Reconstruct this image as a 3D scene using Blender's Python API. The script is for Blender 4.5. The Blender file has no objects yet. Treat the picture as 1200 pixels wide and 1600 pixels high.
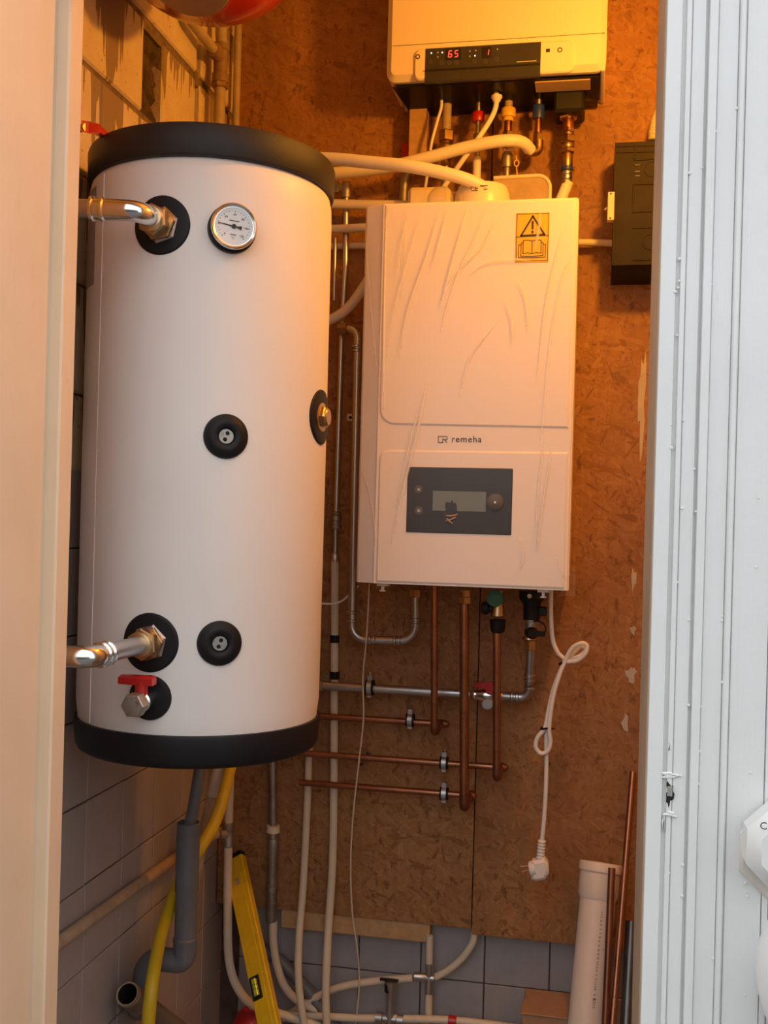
import bpy, math, random
from mathutils import Vector as V, Matrix, noise
random.seed(7)
C = bpy.context.scene.collection
SC = bpy.context.scene

# ------------------------------------------------------------------ camera
EYE = V((0, 0, 1.5)); FPX = 1650.0; CXP, CYP = 600.0, 811.0
YAW, ROLL = math.radians(11.2), math.radians(1.53)
FW = V((-math.sin(YAW), math.cos(YAW), 0))
r0 = V((math.cos(YAW), math.sin(YAW), 0)); Zv = V((0, 0, 1))
RT = r0 * math.cos(ROLL) + Zv * math.sin(ROLL)
UP = Zv * math.cos(ROLL) - r0 * math.sin(ROLL)
cd = bpy.data.cameras.new('camera'); cam = bpy.data.objects.new('camera', cd); C.objects.link(cam)
cd.sensor_width = 36.0; cd.sensor_height = 36.0; cd.lens = 36.0 * FPX / 1600.0
cd.shift_x = 0.0; cd.shift_y = (CYP - 800.0) / 1600.0
cd.clip_start = 0.02
M = Matrix((RT, UP, -FW)).transposed().to_4x4(); M.translation = EYE
cam.matrix_world = M
SC.camera = cam

# ------------------------------------------------------------------ light
w = bpy.data.worlds.new('overcast_sky'); SC.world = w; w.use_nodes = True
bg = w.node_tree.nodes['Background']; bg.inputs[0].default_value = (0.95, 0.98, 1.0, 1); bg.inputs[1].default_value = 1.7
ld = bpy.data.lights.new('closet_bulb', 'POINT'); lo = bpy.data.objects.new('closet_bulb', ld); C.objects.link(lo)
lo.location = (0.15, 1.76, 2.41); ld.energy = 23; ld.color = (1.0, 0.37, 0.035); ld.shadow_soft_size = 0.035
vs = SC.view_settings
vs.view_transform = 'Standard'; vs.look = 'None'; vs.gamma = 1; vs.use_curve_mapping = False; vs.exposure = 0.0

# ------------------------------------------------------------------ pixel -> place
def ray(px, py): return FW * FPX + RT * (px - CXP) - UP * (py - CYP)
def PY(px, py, Y): d = ray(px, py); return EYE + d * (Y / d.y)
def PX(px, py, X): d = ray(px, py); return EYE + d * (X / d.x)
def PZ(px, py, Z): d = ray(px, py); return EYE + d * ((Z - EYE.z) / d.z)
def pp(pts, Y): return [PY(p[0], p[1], p[2] if len(p) > 2 else Y) for p in pts]

# ------------------------------------------------------------------ materials
class NT:
    def __init__(s, name):
        s.m = bpy.data.materials.new(name); s.m.use_nodes = True; s.t = s.m.node_tree; s.n = s.t.nodes
        s.b = s.n['Principled BSDF']; s.out = s.n['Material Output']
    def add(s, typ, **kw):
        n = s.n.new(typ)
        for k, v in kw.items():
            if k.startswith('i_'):
                k = k[2:]; n.inputs[int(k) if k.isdigit() else k].default_value = v
            else: setattr(n, k, v)
        return n
    def l(s, a, b): s.t.links.new(a, b)
    def coords(s, scale=(1, 1, 1), rot=(0, 0, 0), loc=(0, 0, 0), out='Object'):
        tc = s.add('ShaderNodeTexCoord'); mp = s.add('ShaderNodeMapping')
        mp.inputs['Scale'].default_value = scale; mp.inputs['Rotation'].default_value = rot; mp.inputs['Location'].default_value = loc
        s.l(tc.outputs[out], mp.inputs[0]); return mp.outputs[0]
    def noise(s, scale, detail=3, rough=.5, vec=None):
        n = s.add('ShaderNodeTexNoise'); n.inputs['Scale'].default_value = scale; n.inputs['Detail'].default_value = detail; n.inputs['Roughness'].default_value = rough
        if vec is not None: s.l(vec, n.inputs['Vector'])
        return n
    def ramp(s, fac, stops):
        r = s.add('ShaderNodeValToRGB'); e = r.color_ramp.elements
        while len(e) < len(stops): e.new(0.5)
        for k, (p, c) in enumerate(stops):
            e[k].position = p; e[k].color = (c if len(c) == 4 else (*c, 1)) if isinstance(c, tuple) else (c, c, c, 1)
        s.l(fac, r.inputs[0]); return r.outputs[0]
    def mix(s, fac, a, b, typ='MIX'):
        m = s.add('ShaderNodeMix', data_type='RGBA', blend_type=typ)
        for i, v in ((0, fac), (6, a), (7, b)):
            if hasattr(v, 'links'): s.l(v, m.inputs[i])
            else: m.inputs[i].default_value = v if not isinstance(v, tuple) or len(v) == 4 else (*v, 1)
        return m.outputs[2]
    def math(s, op, a, b=0.0, clamp=False):
        m = s.add('ShaderNodeMath', operation=op, use_clamp=clamp)
        for i, v in ((0, a), (1, b)):
            if hasattr(v, 'links'): s.l(v, m.inputs[i])
            else: m.inputs[i].default_value = v
        return m.outputs[0]
    def bump(s, h, strength=.3, dist=.002):
        b = s.add('ShaderNodeBump'); b.inputs['Strength'].default_value = strength; b.inputs['Distance'].default_value = dist
        s.l(h, b.inputs['Height']); s.l(b.outputs[0], s.b.inputs['Normal'])

def simple(name, col, rough=.5, metal=0.0, var=.08, nscale=30, bump=0.0, bscale=200, coat=0.0, spec=.5):
    t = NT(name); v = t.coords()
    n = t.noise(nscale, 4, .6, v)
    lo_ = tuple(c * (1 - var) for c in col); hi_ = tuple(min(1, c * (1 + var)) for c in col)
    t.l(t.ramp(n.outputs[0], [(.3, lo_), (.7, hi_)]), t.b.inputs['Base Color'])
    t.b.inputs['Roughness'].default_value = rough; t.b.inputs['Metallic'].default_value = metal
    t.b.inputs['Coat Weight'].default_value = coat; t.b.inputs['Specular IOR Level'].default_value = spec
    if bump: t.bump(t.noise(bscale, 2, .5, v).outputs[0], bump, .001)
    return t.m

def emit(name, col, s):
    t = NT(name); t.b.inputs['Base Color'].default_value = (*[c * .2 for c in col], 1)
    t.b.inputs['Emission Color'].default_value = (*col, 1); t.b.inputs['Emission Strength'].default_value = s
    return t.m

def osb_mat(seed):
    t = NT('strand_board'); cols = []
    for k, (ang, sc) in enumerate(((.35, 46), (1.25, 40), (-.6, 54), (1.7, 60), (.9, 50))):
        v = t.coords((1, 1, 1), (0, ang, 0), (seed + k * 3.1, 0, k * 1.7))
        # warp a little then stretch along the strand
        sv = t.add('ShaderNodeVectorMath', operation='MULTIPLY'); t.l(v, sv.inputs[0]); sv.inputs[1].default_value = (sc * 2.6, sc * .5, sc * .62)
        vo = t.add('ShaderNodeTexVoronoi', feature='F1'); vo.inputs['Scale'].default_value = 1.0; vo.inputs['Randomness'].default_value = 1.0
        t.l(sv.outputs[0], vo.inputs['Vector'])
        sep = t.add('ShaderNodeSeparateColor'); t.l(vo.outputs['Color'], sep.inputs[0])
        cols.append((sep.outputs[0], sep.outputs[1], vo.outputs['Distance']))
    val, pri = cols[0][0], cols[0][1]
    for a, b, _ in cols[1:]:
        g = t.math('GREATER_THAN', b, pri)
        mx = t.add('ShaderNodeMix', data_type='FLOAT'); t.l(g, mx.inputs[0]); t.l(val, mx.inputs[2]); t.l(a, mx.inputs[3]); val = mx.outputs[0]
        pri = t.math('MAXIMUM', b, pri)
    base = t.ramp(val, [(0, (.23, .10, .03)), (.12, (.33, .15, .048)), (.35, (.38, .18, .06)), (.65, (.41, .20, .07)), (1, (.47, .25, .098))])
    vg = t.coords((90, 90, 9)); gr = t.noise(1.0, 5, .65, vg)
    c2 = t.mix(t.ramp(gr.outputs[0], [(.3, .0), (.75, .45)]), base, (.22, .10, .035))
    blot = t.noise(5, 5, .65, t.coords((1, 1, .45), loc=(seed, 0, 0)))
    c3 = t.mix(t.ramp(blot.outputs[0], [(.42, 0.0), (.68, .5)]), c2, (.20, .085, .028))
    fl = t.noise(38, 3, .65, t.coords((1.7, 1, .75), loc=(seed * 2, 0, 1)))
    c4 = t.mix(t.ramp(fl.outputs[0], [(.60, 0.0), (.68, .7)]), c3, (.12, .042, .013))
    t.l(c4, t.b.inputs['Base Color']); t.b.inputs['Roughness'].default_value = .62
    t.bump(t.math('ADD', val, gr.outputs[0]), .35, .0015)
    return t.m

def tile_mat(name, a, b):
    t = NT(name); oi = t.add('ShaderNodeObjectInfo'); v = t.coords(out='Generated')
    n = t.noise(3, 5, .6, v); c = t.ramp(n.outputs[0], [(.3, a), (.75, b)])
    c = t.mix(t.math('MULTIPLY', oi.outputs['Random'], .22), c, (.27, .235, .22))
    d = t.noise(14, 6, .75, v); c = t.mix(t.ramp(d.outputs[0], [(.58, 0.0), (.8, .45)]), c, (.22, .17, .14))
    t.l(c, t.b.inputs['Base Color']); t.b.inputs['Roughness'].default_value = .3
    return t.m

def block_mat():
    t = NT('limestone_block'); v = t.coords(); oi = t.add('ShaderNodeObjectInfo')
    n = t.noise(9, 5, .6, v); base = t.ramp(n.outputs[0], [(.3, (.62, .50, .34)), (.7, (.74, .62, .44))])
    pits = t.noise(90, 3, .6, v); base = t.mix(t.ramp(pits.outputs[0], [(.64, 0.0), (.70, .7)]), base, (.25, .17, .10))
    tc = t.add('ShaderNodeTexCoord'); sp = t.add('ShaderNodeSeparateXYZ'); t.l(tc.outputs['Generated'], sp.inputs[0])
    # mortar squeezed out of the bed joint above ran down the face
    cols = t.noise(60, 1, .5, t.coords((.2, 1, .06)))
    wide = t.noise(9, 2, .5, t.coords((.2, 1, .05)))
    ln = t.math('MULTIPLY', t.math('SUBTRACT', t.math('ADD', t.math('MULTIPLY', cols.outputs[0], .75), wide.outputs[0]), .76), 3.2)
    edge = t.math('SUBTRACT', 1.0, sp.outputs[2])
    drip = t.math('GREATER_THAN', t.math('MULTIPLY', ln, 1.0), edge)
    c = t.mix(t.math('MULTIPLY', drip, .85), base, (.24, .16, .095))
    t.l(c, t.b.inputs['Base Color']); t.b.inputs['Roughness'].default_value = .9
    t.bump(t.math('ADD', pits.outputs[0], drip), .5, .004)
    return t.m

def paint_mat(name, a, b, rough=.45, dirt=(.4, .3, .22), dirtamt=.35, bumpv=.25):
    t = NT(name); v = t.coords()
    n = t.noise(6, 4, .6, v); c = t.ramp(n.outputs[0], [(.3, a), (.7, b)])
    g = t.noise(1, 4, .6, t.coords((160, 160, 3.0)))
    s = t.noise(22, 5, .75, t.coords((1.3, 1.3, .35))); c = t.mix(t.ramp(s.outputs[0], [(.60, 0.0), (.76, dirtamt)]), c, dirt)
    t.l(c, t.b.inputs['Base Color']); t.b.inputs['Roughness'].default_value = rough
    lump = t.noise(150, 2, .5, v)
    t.bump(t.math('ADD', g.outputs[0], t.math('MULTIPLY', lump.outputs[0], .5)), bumpv, .0012)
    return t.m

def metal_mat(name, a, b, rough=.28, stain=None):
    t = NT(name); v = t.coords(); n = t.noise(14, 2, .5, v)
    c = t.ramp(n.outputs[0], [(.3, a), (.7, b)])
    if stain:
        s = t.noise(60, 4, .7, v); c = t.mix(t.ramp(s.outputs[0], [(.55, 0.0), (.72, .7)]), c, stain)
    t.l(c, t.b.inputs['Base Color']); t.b.inputs['Metallic'].default_value = 1; t.b.inputs['Roughness'].default_value = rough
    r = t.ramp(n.outputs[0], [(.3, rough * .9), (.7, rough * 1.2)]); t.l(r, t.b.inputs['Roughness'])
    return t.m

def film_mat():
    t = NT('clear_film'); tr = t.add('ShaderNodeBsdfTransparent'); mx = t.add('ShaderNodeMixShader')
    lw = t.add('ShaderNodeLayerWeight'); lw.inputs['Blend'].default_value = .35
    at = t.add('ShaderNodeAttribute'); at.attribute_name = 'crease'
    f = t.math('ADD', t.math('ADD', t.math('MULTIPLY', lw.outputs['Facing'], .2), .008), t.math('MULTIPLY', at.outputs['Fac'], .7), True)
    t.l(f, mx.inputs[0]); t.l(tr.outputs[0], mx.inputs[1]); t.l(t.b.outputs[0], mx.inputs[2]); t.l(mx.outputs[0], t.out.inputs[0])
    t.b.inputs['Base Color'].default_value = (.9, .9, .9, 1); t.b.inputs['Roughness'].default_value = .22
    return t.m
def smoked_mat():
    t = NT('smoked_plastic'); tr = t.add('ShaderNodeBsdfTransparent'); mx = t.add('ShaderNodeMixShader')
    tr.inputs[0].default_value = (.36, .31, .27, 1); mx.inputs[0].default_value = .3
    t.l(tr.outputs[0], mx.inputs[1]); t.l(t.b.outputs[0], mx.inputs[2]); t.l(mx.outputs[0], t.out.inputs[0])
    t.b.inputs['Base Color'].default_value = (.05, .045, .04, 1); t.b.inputs['Roughness'].default_value = .2
    return t.m
def glass_mat():
    t = NT('thin_glass'); tr = t.add('ShaderNodeBsdfTransparent'); gl = t.add('ShaderNodeBsdfGlossy'); mx = t.add('ShaderNodeMixShader')
    gl.inputs['Roughness'].default_value = .03; lw = t.add('ShaderNodeLayerWeight'); lw.inputs['Blend'].default_value = .3
    t.l(t.math('ADD', t.math('MULTIPLY', lw.outputs['Facing'], .6), .05, True), mx.inputs[0]); t.l(tr.outputs[0], mx.inputs[1]); t.l(gl.outputs[0], mx.inputs[2]); t.l(mx.outputs[0], t.out.inputs[0])
    return t.m

MT = dict(
    reveal=paint_mat('lamp_toned_edge', (.30, .21, .14), (.38, .27, .18), .55),  # cream edge paint, dim orange lamplight mixed into its colour
    osb=osb_mat(0.0), osb2=osb_mat(7.3),
    tile_l=tile_mat('glazed_tile', (.40, .35, .335), (.47, .415, .395)), tile_b=tile_mat('glazed_tile_grey', (.34, .335, .355), (.40, .395, .415)),
    grout=simple('dark_grout', (.10, .075, .065), .9, var=.3), block=block_mat(),
    mortar=simple('mortar', (.20, .14, .09), .95, var=.35, nscale=40, bump=.6),
    cream=paint_mat('cream_paint', (.66, .505, .36), (.72, .56, .40), dirt=(.42, .32, .22), dirtamt=.3),
    cream2=paint_mat('warm_paint_edge', (.70, .53, .36), (.76, .58, .40), dirt=(.4, .28, .18), dirtamt=.4),
    white_paint=paint_mat('white_gloss_paint', (.675, .675, .665), (.72, .72, .71), .38, (.50, .49, .48), .4, .4),
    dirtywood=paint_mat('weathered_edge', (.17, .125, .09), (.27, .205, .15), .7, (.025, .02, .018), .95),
    plaster=simple('plaster', (.62, .58, .52), .9, bump=.3), floor=simple('concrete_floor', (.22, .2, .18), .8, var=.2),
    jacket=simple('white_jacket_foil', (.80, .76, .73), .45, var=.02, nscale=6, bump=.10, bscale=500),
    blackp=simple('black_plastic', (.011, .011, .013), .45, bump=.25, bscale=900, spec=.3), rubber=simple('black_rubber', (.010, .0095, .011), .5, spec=.25),
    lid=simple('black_lid', (.018, .016, .015), .42, bump=.5, bscale=1100, spec=.4),
    galv=metal_mat('galvanised_steel', (.50, .51, .53), (.58, .59, .61), .34), bronze=metal_mat('aged_brass', (.30, .19, .09), (.42, .28, .14), .34), chrome=metal_mat('bright_steel', (.72, .72, .72), (.82, .82, .81), .16),
    oldsteel=metal_mat('aged_galvanised', (.34, .32, .29), (.5, .48, .44), .5, (.16, .12, .09)),
    oldpaint=simple('stained_paint', (.27, .17, .09), .5, var=.3), painted_pipe=simple('painted_pipe', (.42, .33, .22), .5, var=.15), brass=metal_mat('brass', (.50, .35, .19), (.60, .44, .25), .3),
    copper=metal_mat('copper_tube', (.36, .16, .09), (.48, .22, .13), .34, (.22, .09, .05)), copper_dull=metal_mat('dull_copper', (.24, .10, .06), (.34, .15, .09), .42),
    red=simple('red_plastic', (.45, .012, .012), .35, coat=.3), redpaint=simple('red_enamel', (.42, .014, .008), .22, coat=.6), disc=simple('beige_disc', (.44, .29, .19), .55),
    pex=simple('cream_tube', (.72, .64, .50), .42, var=.05), hose=simple('white_hose', (.80, .76, .68), .4, var=.03), cable=simple('white_cable', (.80, .78, .76), .4, var=.02),
    whitep=simple('white_plastic', (.82, .79, .76), .4, var=.02), shell=simple('white_shell', (.80, .72, .60), .34, var=.015, nscale=5),
    boiler=simple('white_sheet_steel', (.86, .80, .755), .38, var=.012, nscale=4), dark=simple('dark_panel', (.034, .033, .035), .3), grey=simple('grey_plastic', (.10, .10, .105), .45, var=.1),
    screen=simple('lcd_screen', (.17, .21, .21), .3), ink=simple('dark_ink', (.03, .025, .022), .6), red_led=emit('red_led', (1, .05, .02), 3.0), white_led=emit('white_led', (.85, 1, .8), 1.5),
    greydot=simple('grey_print', (.42, .42, .42), .5), yellow_st=simple('yellow_sticker', (.85, .50, .012), .5, var=.02), amber=simple('tan_label', (.50, .36, .18), .6),
    brownpvc=simple('brown_pvc', (.17, .13, .11), .45), pvc=simple('grey_pvc', (.145, .15, .165), .42, var=.08), yellow=simple('yellow_hose', (.62, .42, .012), .45), level=simple('yellow_level', (.74, .50, .015), .4, var=.1), vial=simple('green_vial', (.42, .55, .05), .1),
    tan=simple('tan_pipe', (.46, .33, .22), .5, var=.2), foil=simple('pale_foil', (.75, .62, .50), .3, bump=.8, bscale=90), wood=simple('pine_batten', (.52, .32, .15), .6, var=.15, nscale=60),
    card=simple('cardboard', (.42, .24, .14), .7), pvcw=simple('pale_pvc', (.80, .70, .62), .4, var=.03), steelgrey=metal_mat('dark_tube', (.10, .11, .12), (.18, .19, .20), .35),
    green=simple('green_cap', (.05, .20, .13), .5), blue=simple('blue_collar', (.02, .05, .30), .4), yellowp=simple('yellow_tap', (.75, .48, .06), .45),
    brownbox=simple('black_box', (.020, .0145, .011), .55, var=.3, nscale=14, spec=.18), cream_p=simple('cream_plastic', (.75, .66, .50), .5), smear=simple('white_smear', (.50, .45, .40), .8, bump=.4),
    dial=simple('dial_face', (.78, .79, .80), .5, var=.01), sticker=simple('grey_sticker', (.34, .28, .25), .6, var=.15), film=film_mat(), smoke=smoked_mat(), glass=glass_mat(),
    rubble=simple('rubble', (.075, .045, .024), .95, var=.5, nscale=35, bump=.9, bscale=60), hole=simple('deep_hole', (.012, .009, .008), .9), dish=simple('dull_beige', (.40, .30, .17), .55, var=.15), tray=simple('beige_tray', (.74, .65, .48), .45), ground=simple('paving', (.13, .125, .12), .9, var=.2), sky_block=simple('sky_block_dark', (.10, .09, .08), .8, var=.2),
)

# ------------------------------------------------------------------ mesh builder
ORG = {}
class MB:
    def __init__(s): s.v = []; s.f = []
    def box(s, lo, hi, bev=0.0):
        lo = V(lo); hi = V(hi)
        if bev <= 0:
            b = len(s.v)
            for x in (lo.x, hi.x):
                for y in (lo.y, hi.y):
                    for z in (lo.z, hi.z): s.v.append(V((x, y, z)))
            for q in ((0, 1, 3, 2), (4, 6, 7, 5), (0, 4, 5, 1), (2, 3, 7, 6), (0, 2, 6, 4), (1, 5, 7, 3)): s.f.append([b + i for i in q])
        else:
            c = (lo + hi) / 2; h = (hi - lo) / 2
            s.obox(c, V((h.x, 0, 0)), V((0, h.y, 0)), V((0, 0, h.z)), bev)
        return s
    def obox(s, c, a, b, n, bev=0.0):
        """oriented box; a, b, n half-vectors; bevel on every edge"""
        c = V(c); a = V(a); b = V(b); n = V(n); base = len(s.v)
        la, lb, ln = a.length, b.length, n.length
        bev = min(bev, la * .99, lb * .99, ln * .99)
        if bev <= 0:
            for i in (-1, 1):
                for j in (-1, 1):
                    for k in (-1, 1): s.v.append(c + a * i + b * j + n * k)
            for q in ((0, 1, 3, 2), (4, 6, 7, 5), (0, 4, 5, 1), (2, 3, 7, 6), (0, 2, 6, 4), (1, 5, 7, 3)): s.f.append([base + i for i in q])
            return s
        ua, ub, un = a / la, b / lb, n / ln; idx = {}
        for i in (-1, 1):
            for j in (-1, 1):
                for k in (-1, 1):
                    for ax in range(3):
                        d = [bev, bev, bev]; d[ax] = 0
                        idx[(i, j, k, ax)] = len(s.v)
                        s.v.append(c + ua * i * (la - d[0]) + ub * j * (lb - d[1]) + un * k * (ln - d[2]))
        for sg in (-1, 1):
            s.f.append([idx[(sg, j, k, 0)] for j, k in ((-1, -1), (1, -1), (1, 1), (-1, 1))])
            s.f.append([idx[(i, sg, k, 1)] for i, k in ((-1, -1), (1, -1), (1, 1), (-1, 1))])
            s.f.append([idx[(i, j, sg, 2)] for i, j in ((-1, -1), (1, -1), (1, 1), (-1, 1))])
        for p in (-1, 1):
            for q in (-1, 1):
                s.f.append([idx[(p, q, -1, 0)], idx[(p, q, 1, 0)], idx[(p, q, 1, 1)], idx[(p, q, -1, 1)]])
                s.f.append([idx[(p, -1, q, 0)], idx[(p, 1, q, 0)], idx[(p, 1, q, 2)], idx[(p, -1, q, 2)]])
                s.f.append([idx[(-1, p, q, 1)], idx[(1, p, q, 1)], idx[(1, p, q, 2)], idx[(-1, p, q, 2)]])
        for i in (-1, 1):
            for j in (-1, 1):
                for k in (-1, 1): s.f.append([idx[(i, j, k, ax)] for ax in range(3)])
        return s
    def lathe(s, o, ax, prof, seg=24, cap=True, ph=0.0):
        """prof: (distance along axis, radius)"""
        o = V(o); ax = V(ax).normalized(); t = V((0, 0, 1)) if abs(ax.z) < .9 else V((1, 0, 0))
        u = ax.cross(t).normalized(); w_ = ax.cross(u); rings = []
        for d, r in prof:
            if r < 1e-6: rings.append([len(s.v)]); s.v.append(o + ax * d)
            else:
                rings.append(list(range(len(s.v), len(s.v) + seg)))
                for k in range(seg):
                    a = 2 * math.pi * k / seg + ph; s.v.append(o + ax * d + (u * math.cos(a) + w_ * math.sin(a)) * r)
        for A, B in zip(rings, rings[1:]):
            for k in range(seg):
                k2 = (k + 1) % seg
                if len(A) == 1 and len(B) == 1: break
                if len(A) == 1: s.f.append([A[0], B[k2], B[k]])
                elif len(B) == 1: s.f.append([A[k], A[k2], B[0]])
                else: s.f.append([A[k], A[k2], B[k2], B[k]])
        if cap:
            for rg, fl in ((rings[0], 1), (rings[-1], 0)):
                if len(rg) > 1: s.f.append(rg[::-1] if fl else rg)
        return s
    def hexp(s, o, ax, d0, d1, r, ch=.12, ph=0.0):
        c = r * ch
        return s.lathe(o, ax, [(d0, r - c), (d0 + c, r), (d1 - c, r), (d1, r - c)], 6, ph=ph)
    def tube(s, pts, r, seg=14, rad=0.0, closed=False, cap=True, hollow=0.0):
        pts = round_path([V(p) for p in pts], rad) if rad else [V(p) for p in pts]
        n = len(pts); T = []
        for i in range(n):
            if closed: t = pts[(i + 1) % n] - pts[i - 1]
            else: t = pts[min(i + 1, n - 1)] - pts[max(i - 1, 0)]
            T.append(t.normalized())
        t0 = T[0]; u = t0.orthogonal().normalized(); rings = []
        for i in range(n):
            u = (u - T[i] * u.dot(T[i])).normalized(); w_ = T[i].cross(u)
            rr = r(i / max(1, n - 1)) if callable(r) else r
            rings.append(list(range(len(s.v), len(s.v) + seg)))
            for k in range(seg):
                a = 2 * math.pi * k / seg; s.v.append(pts[i] + (u * math.cos(a) + w_ * math.sin(a)) * rr)
        pairs = list(zip(rings, rings[1:])) + ([(rings[-1], rings[0])] if closed else [])
        for A, B in pairs:
            for k in range(seg): s.f.append([A[k], A[(k + 1) % seg], B[(k + 1) % seg], B[k]])
        if cap and not closed: s.f.append(rings[0][::-1]); s.f.append(rings[-1])
        return s
    def prism(s, pts, d, bev=0.0, binset=None):
        """flat polygon (3-D points, in order) extruded by vector d; front (far) edge chamfered"""
        pts = [V(p) for p in pts]; d = V(d); n = len(pts); dn = d.normalized(); b = len(s.v)
        rings = [pts]
        if bev > 0:
            bev = min(bev, d.length * .95); ins = bev if binset is None else binset
            c = sum(pts, V()) / n; inn = []
            area = sum(((pts[i] - c).cross(pts[(i + 1) % n] - c)).dot(dn) for i in range(n)); sg = 1 if area > 0 else -1
            for i in range(n):
                e1 = (pts[i] - pts[i - 1]).normalized(); e2 = (pts[(i + 1) % n] - pts[i]).normalized()
                n1 = dn.cross(e1) * sg; n2 = dn.cross(e2) * sg; m = n1 + n2
                m = m / max(.25, m.length_squared) * 2 if m.length > 1e-4 else n1
                inn.append(pts[i] + m * ins)
            rings += [[p + dn * (d.length - bev) for p in pts], [p + d for p in inn]]
        else: rings.append([p + d for p in pts])
        for rg in rings: s.v.extend(rg)
        for k in range(len(rings) - 1):
            for i in range(n): s.f.append([b + k * n + i, b + k * n + (i + 1) % n, b + (k + 1) * n + (i + 1) % n, b + (k + 1) * n + i])
        s.f.append([b + i for i in range(n)][::-1]); s.f.append([b + (len(rings) - 1) * n + i for i in range(n)])
        return s
    def build(s, name, mat, parent=None, ang=35, label=None, kind=None):
        org = ORG.get(parent.name, V()) if parent else V()
        me = bpy.data.meshes.new(name); me.from_pydata([tuple(p - org) for p in s.v], [], s.f); me.validate(); me.update()
        import bmesh
        bm = bmesh.new(); bm.from_mesh(me); bmesh.ops.recalc_face_normals(bm, faces=bm.faces); bm.to_mesh(me); bm.free()
        me.shade_smooth(); me.set_sharp_from_angle(angle=math.radians(ang))
        o = bpy.data.objects.new(name, me); C.objects.link(o); me.materials.append(MT[mat] if isinstance(mat, str) else mat)
        if parent: o.parent = parent
        ORG[o.name] = org
        if label: o['label'] = label
        if kind: o['kind'] = kind
        return o

def round_path(p, rad, n=8):
    out = [p[0]]
    for i in range(1, len(p) - 1):
        a = p[i - 1] - p[i]; b = p[i + 1] - p[i]; la, lb = a.length, b.length; a = a / la; b = b / lb
        ang = a.angle(b)
        if ang > math.pi - .02: out.append(p[i]); continue
        d = min(rad / math.tan(ang / 2), la * .49, lb * .49); r = d * math.tan(ang / 2)
        bis = (a + b).normalized(); cen = p[i] + bis * (r / math.sin(ang / 2)); s0 = p[i] + a * d - cen; s1 = p[i] + b * d - cen
        q = s0.rotation_difference(s1); axis, th = q.to_axis_angle()
        for k in range(n + 1): out.append(cen + Matrix.Rotation(th * k / n, 3, axis) @ s0)
    out.append(p[-1]); return out

def spline(p, n=8):
    p = [V(x) for x in p]; q = [p[0] * 2 - p[1]] + p + [p[-1] * 2 - p[-2]]; out = []
    for i in range(1, len(q) - 2):
        a, b, c, d = q[i - 1], q[i], q[i + 1], q[i + 2]
        for k in range(n):
            t = k / n; out.append(.5 * ((2 * b) + (c - a) * t + (2 * a - 5 * b + 4 * c - d) * t * t + (3 * b - a - 3 * c + d) * t ** 3))
    out.append(p[-1]); return out

def thing(name, label, cat, loc, group=None):
    o = bpy.data.objects.new(name, None); C.objects.link(o); o.location = loc; o.empty_display_size = .05
    o['label'] = label; o['category'] = cat
    if group: o['group'] = group
    ORG[o.name] = V(loc); return o
def tag(o, label, cat, group=None):
    o['label'] = label; o['category'] = cat
    if group: o['group'] = group
    return o
def text(name, s, size, c, right, up, mat, parent, align='CENTER', ex=.0003, label=None, spacing=1.0):
    cu = bpy.data.curves.new(name, 'FONT'); cu.body = s; cu.size = size; cu.align_x = align; cu.align_y = 'CENTER'; cu.extrude = ex; cu.resolution_u = 3
    cu.space_character = spacing
    t = bpy.data.objects.new('tmp', cu); C.objects.link(t); bpy.context.view_layer.update()
    me = bpy.data.meshes.new_from_object(t.evaluated_get(bpy.context.evaluated_depsgraph_get()))
    bpy.data.objects.remove(t); me.name = name
    right = V(right).normalized(); up = V(up).normalized(); nrm = right.cross(up)
    Mx = Matrix((right, up, nrm)).transposed().to_4x4(); Mx.translation = V(c) - ORG.get(parent.name, V())
    me.transform(Mx); me.materials.clear(); me.materials.append(MT[mat])
    o = bpy.data.objects.new(name, me); C.objects.link(o); o.parent = parent; ORG[o.name] = ORG.get(parent.name, V())
    return o
XV, YV, ZV = V((1, 0, 0)), V((0, 1, 0)), V((0, 0, 1))
def struct(mb, name, mat): return mb.build(name, mat, None, kind='structure')

# ------------------------------------------------------------------ the setting
XL, XR, YB, YO = -0.88, 0.75, 2.50, 2.455       # left wall, right wall, tiled back wall, strand board face
struct(MB().box((-1.2, 1.25, -.05), (1.0, 2.7, 0)), 'floor', 'floor')
struct(MB().box((-1.2, 1.25, 2.95), (1.0, 2.7, 3.0)), 'ceiling', 'plaster')
struct(MB().box((-6, -8, -.2), (6, 1.25, -.06)), 'ground', 'ground')
wb = struct(MB().box((-1.2, YB + .006, 0), (1.0, YB + .16, 2.95)), 'wall_back', 'grout')
wl = struct(MB().box((XL - .42, 1.30, 0), (XL - .22, YB + .006, 2.95)).box((XL - .22, 1.30, 0), (XL - .006, YB + .006, 1.62)), 'wall_left', 'grout')
struct(MB().box((XR, 1.30, 0), (XR + .15, YB + .006, 2.95)), 'wall_right', 'plaster')
# outer front wall with the door opening
struct(MB().box((-4, 1.0, 0), (-.86, 1.30, 3.4)).box((.42, 1.16, 0), (4, 1.34, 3.4)).box((-.86, 1.20, 2.25), (.42, 1.34, 3.4)), 'wall_front', 'plaster')

# unseen wall added outside, behind the camera, to block low sky light
struct(MB().box((-5, -3.1, -.06), (5, -3.0, 1.7)), 'wall_sky_block', 'sky_block')

def blob(c, u, v_, n, w_, h_, seed, th=.004, N=18):
    rnd = random.Random(seed); ph = [rnd.uniform(0, 6) for _ in range(4)]; pts = []
    for k in range(N):
        a = 2 * math.pi * k / N; r = 1 + .22 * math.sin(3 * a + ph[0]) + .16 * math.sin(5 * a + ph[1]) + .12 * math.sin(8 * a + ph[2])
        pts.append(V(c) + u * (w_ * r * math.cos(a)) + v_ * (h_ * r * math.sin(a)))
    return MB().prism(pts, n * th, th * .6)
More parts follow.
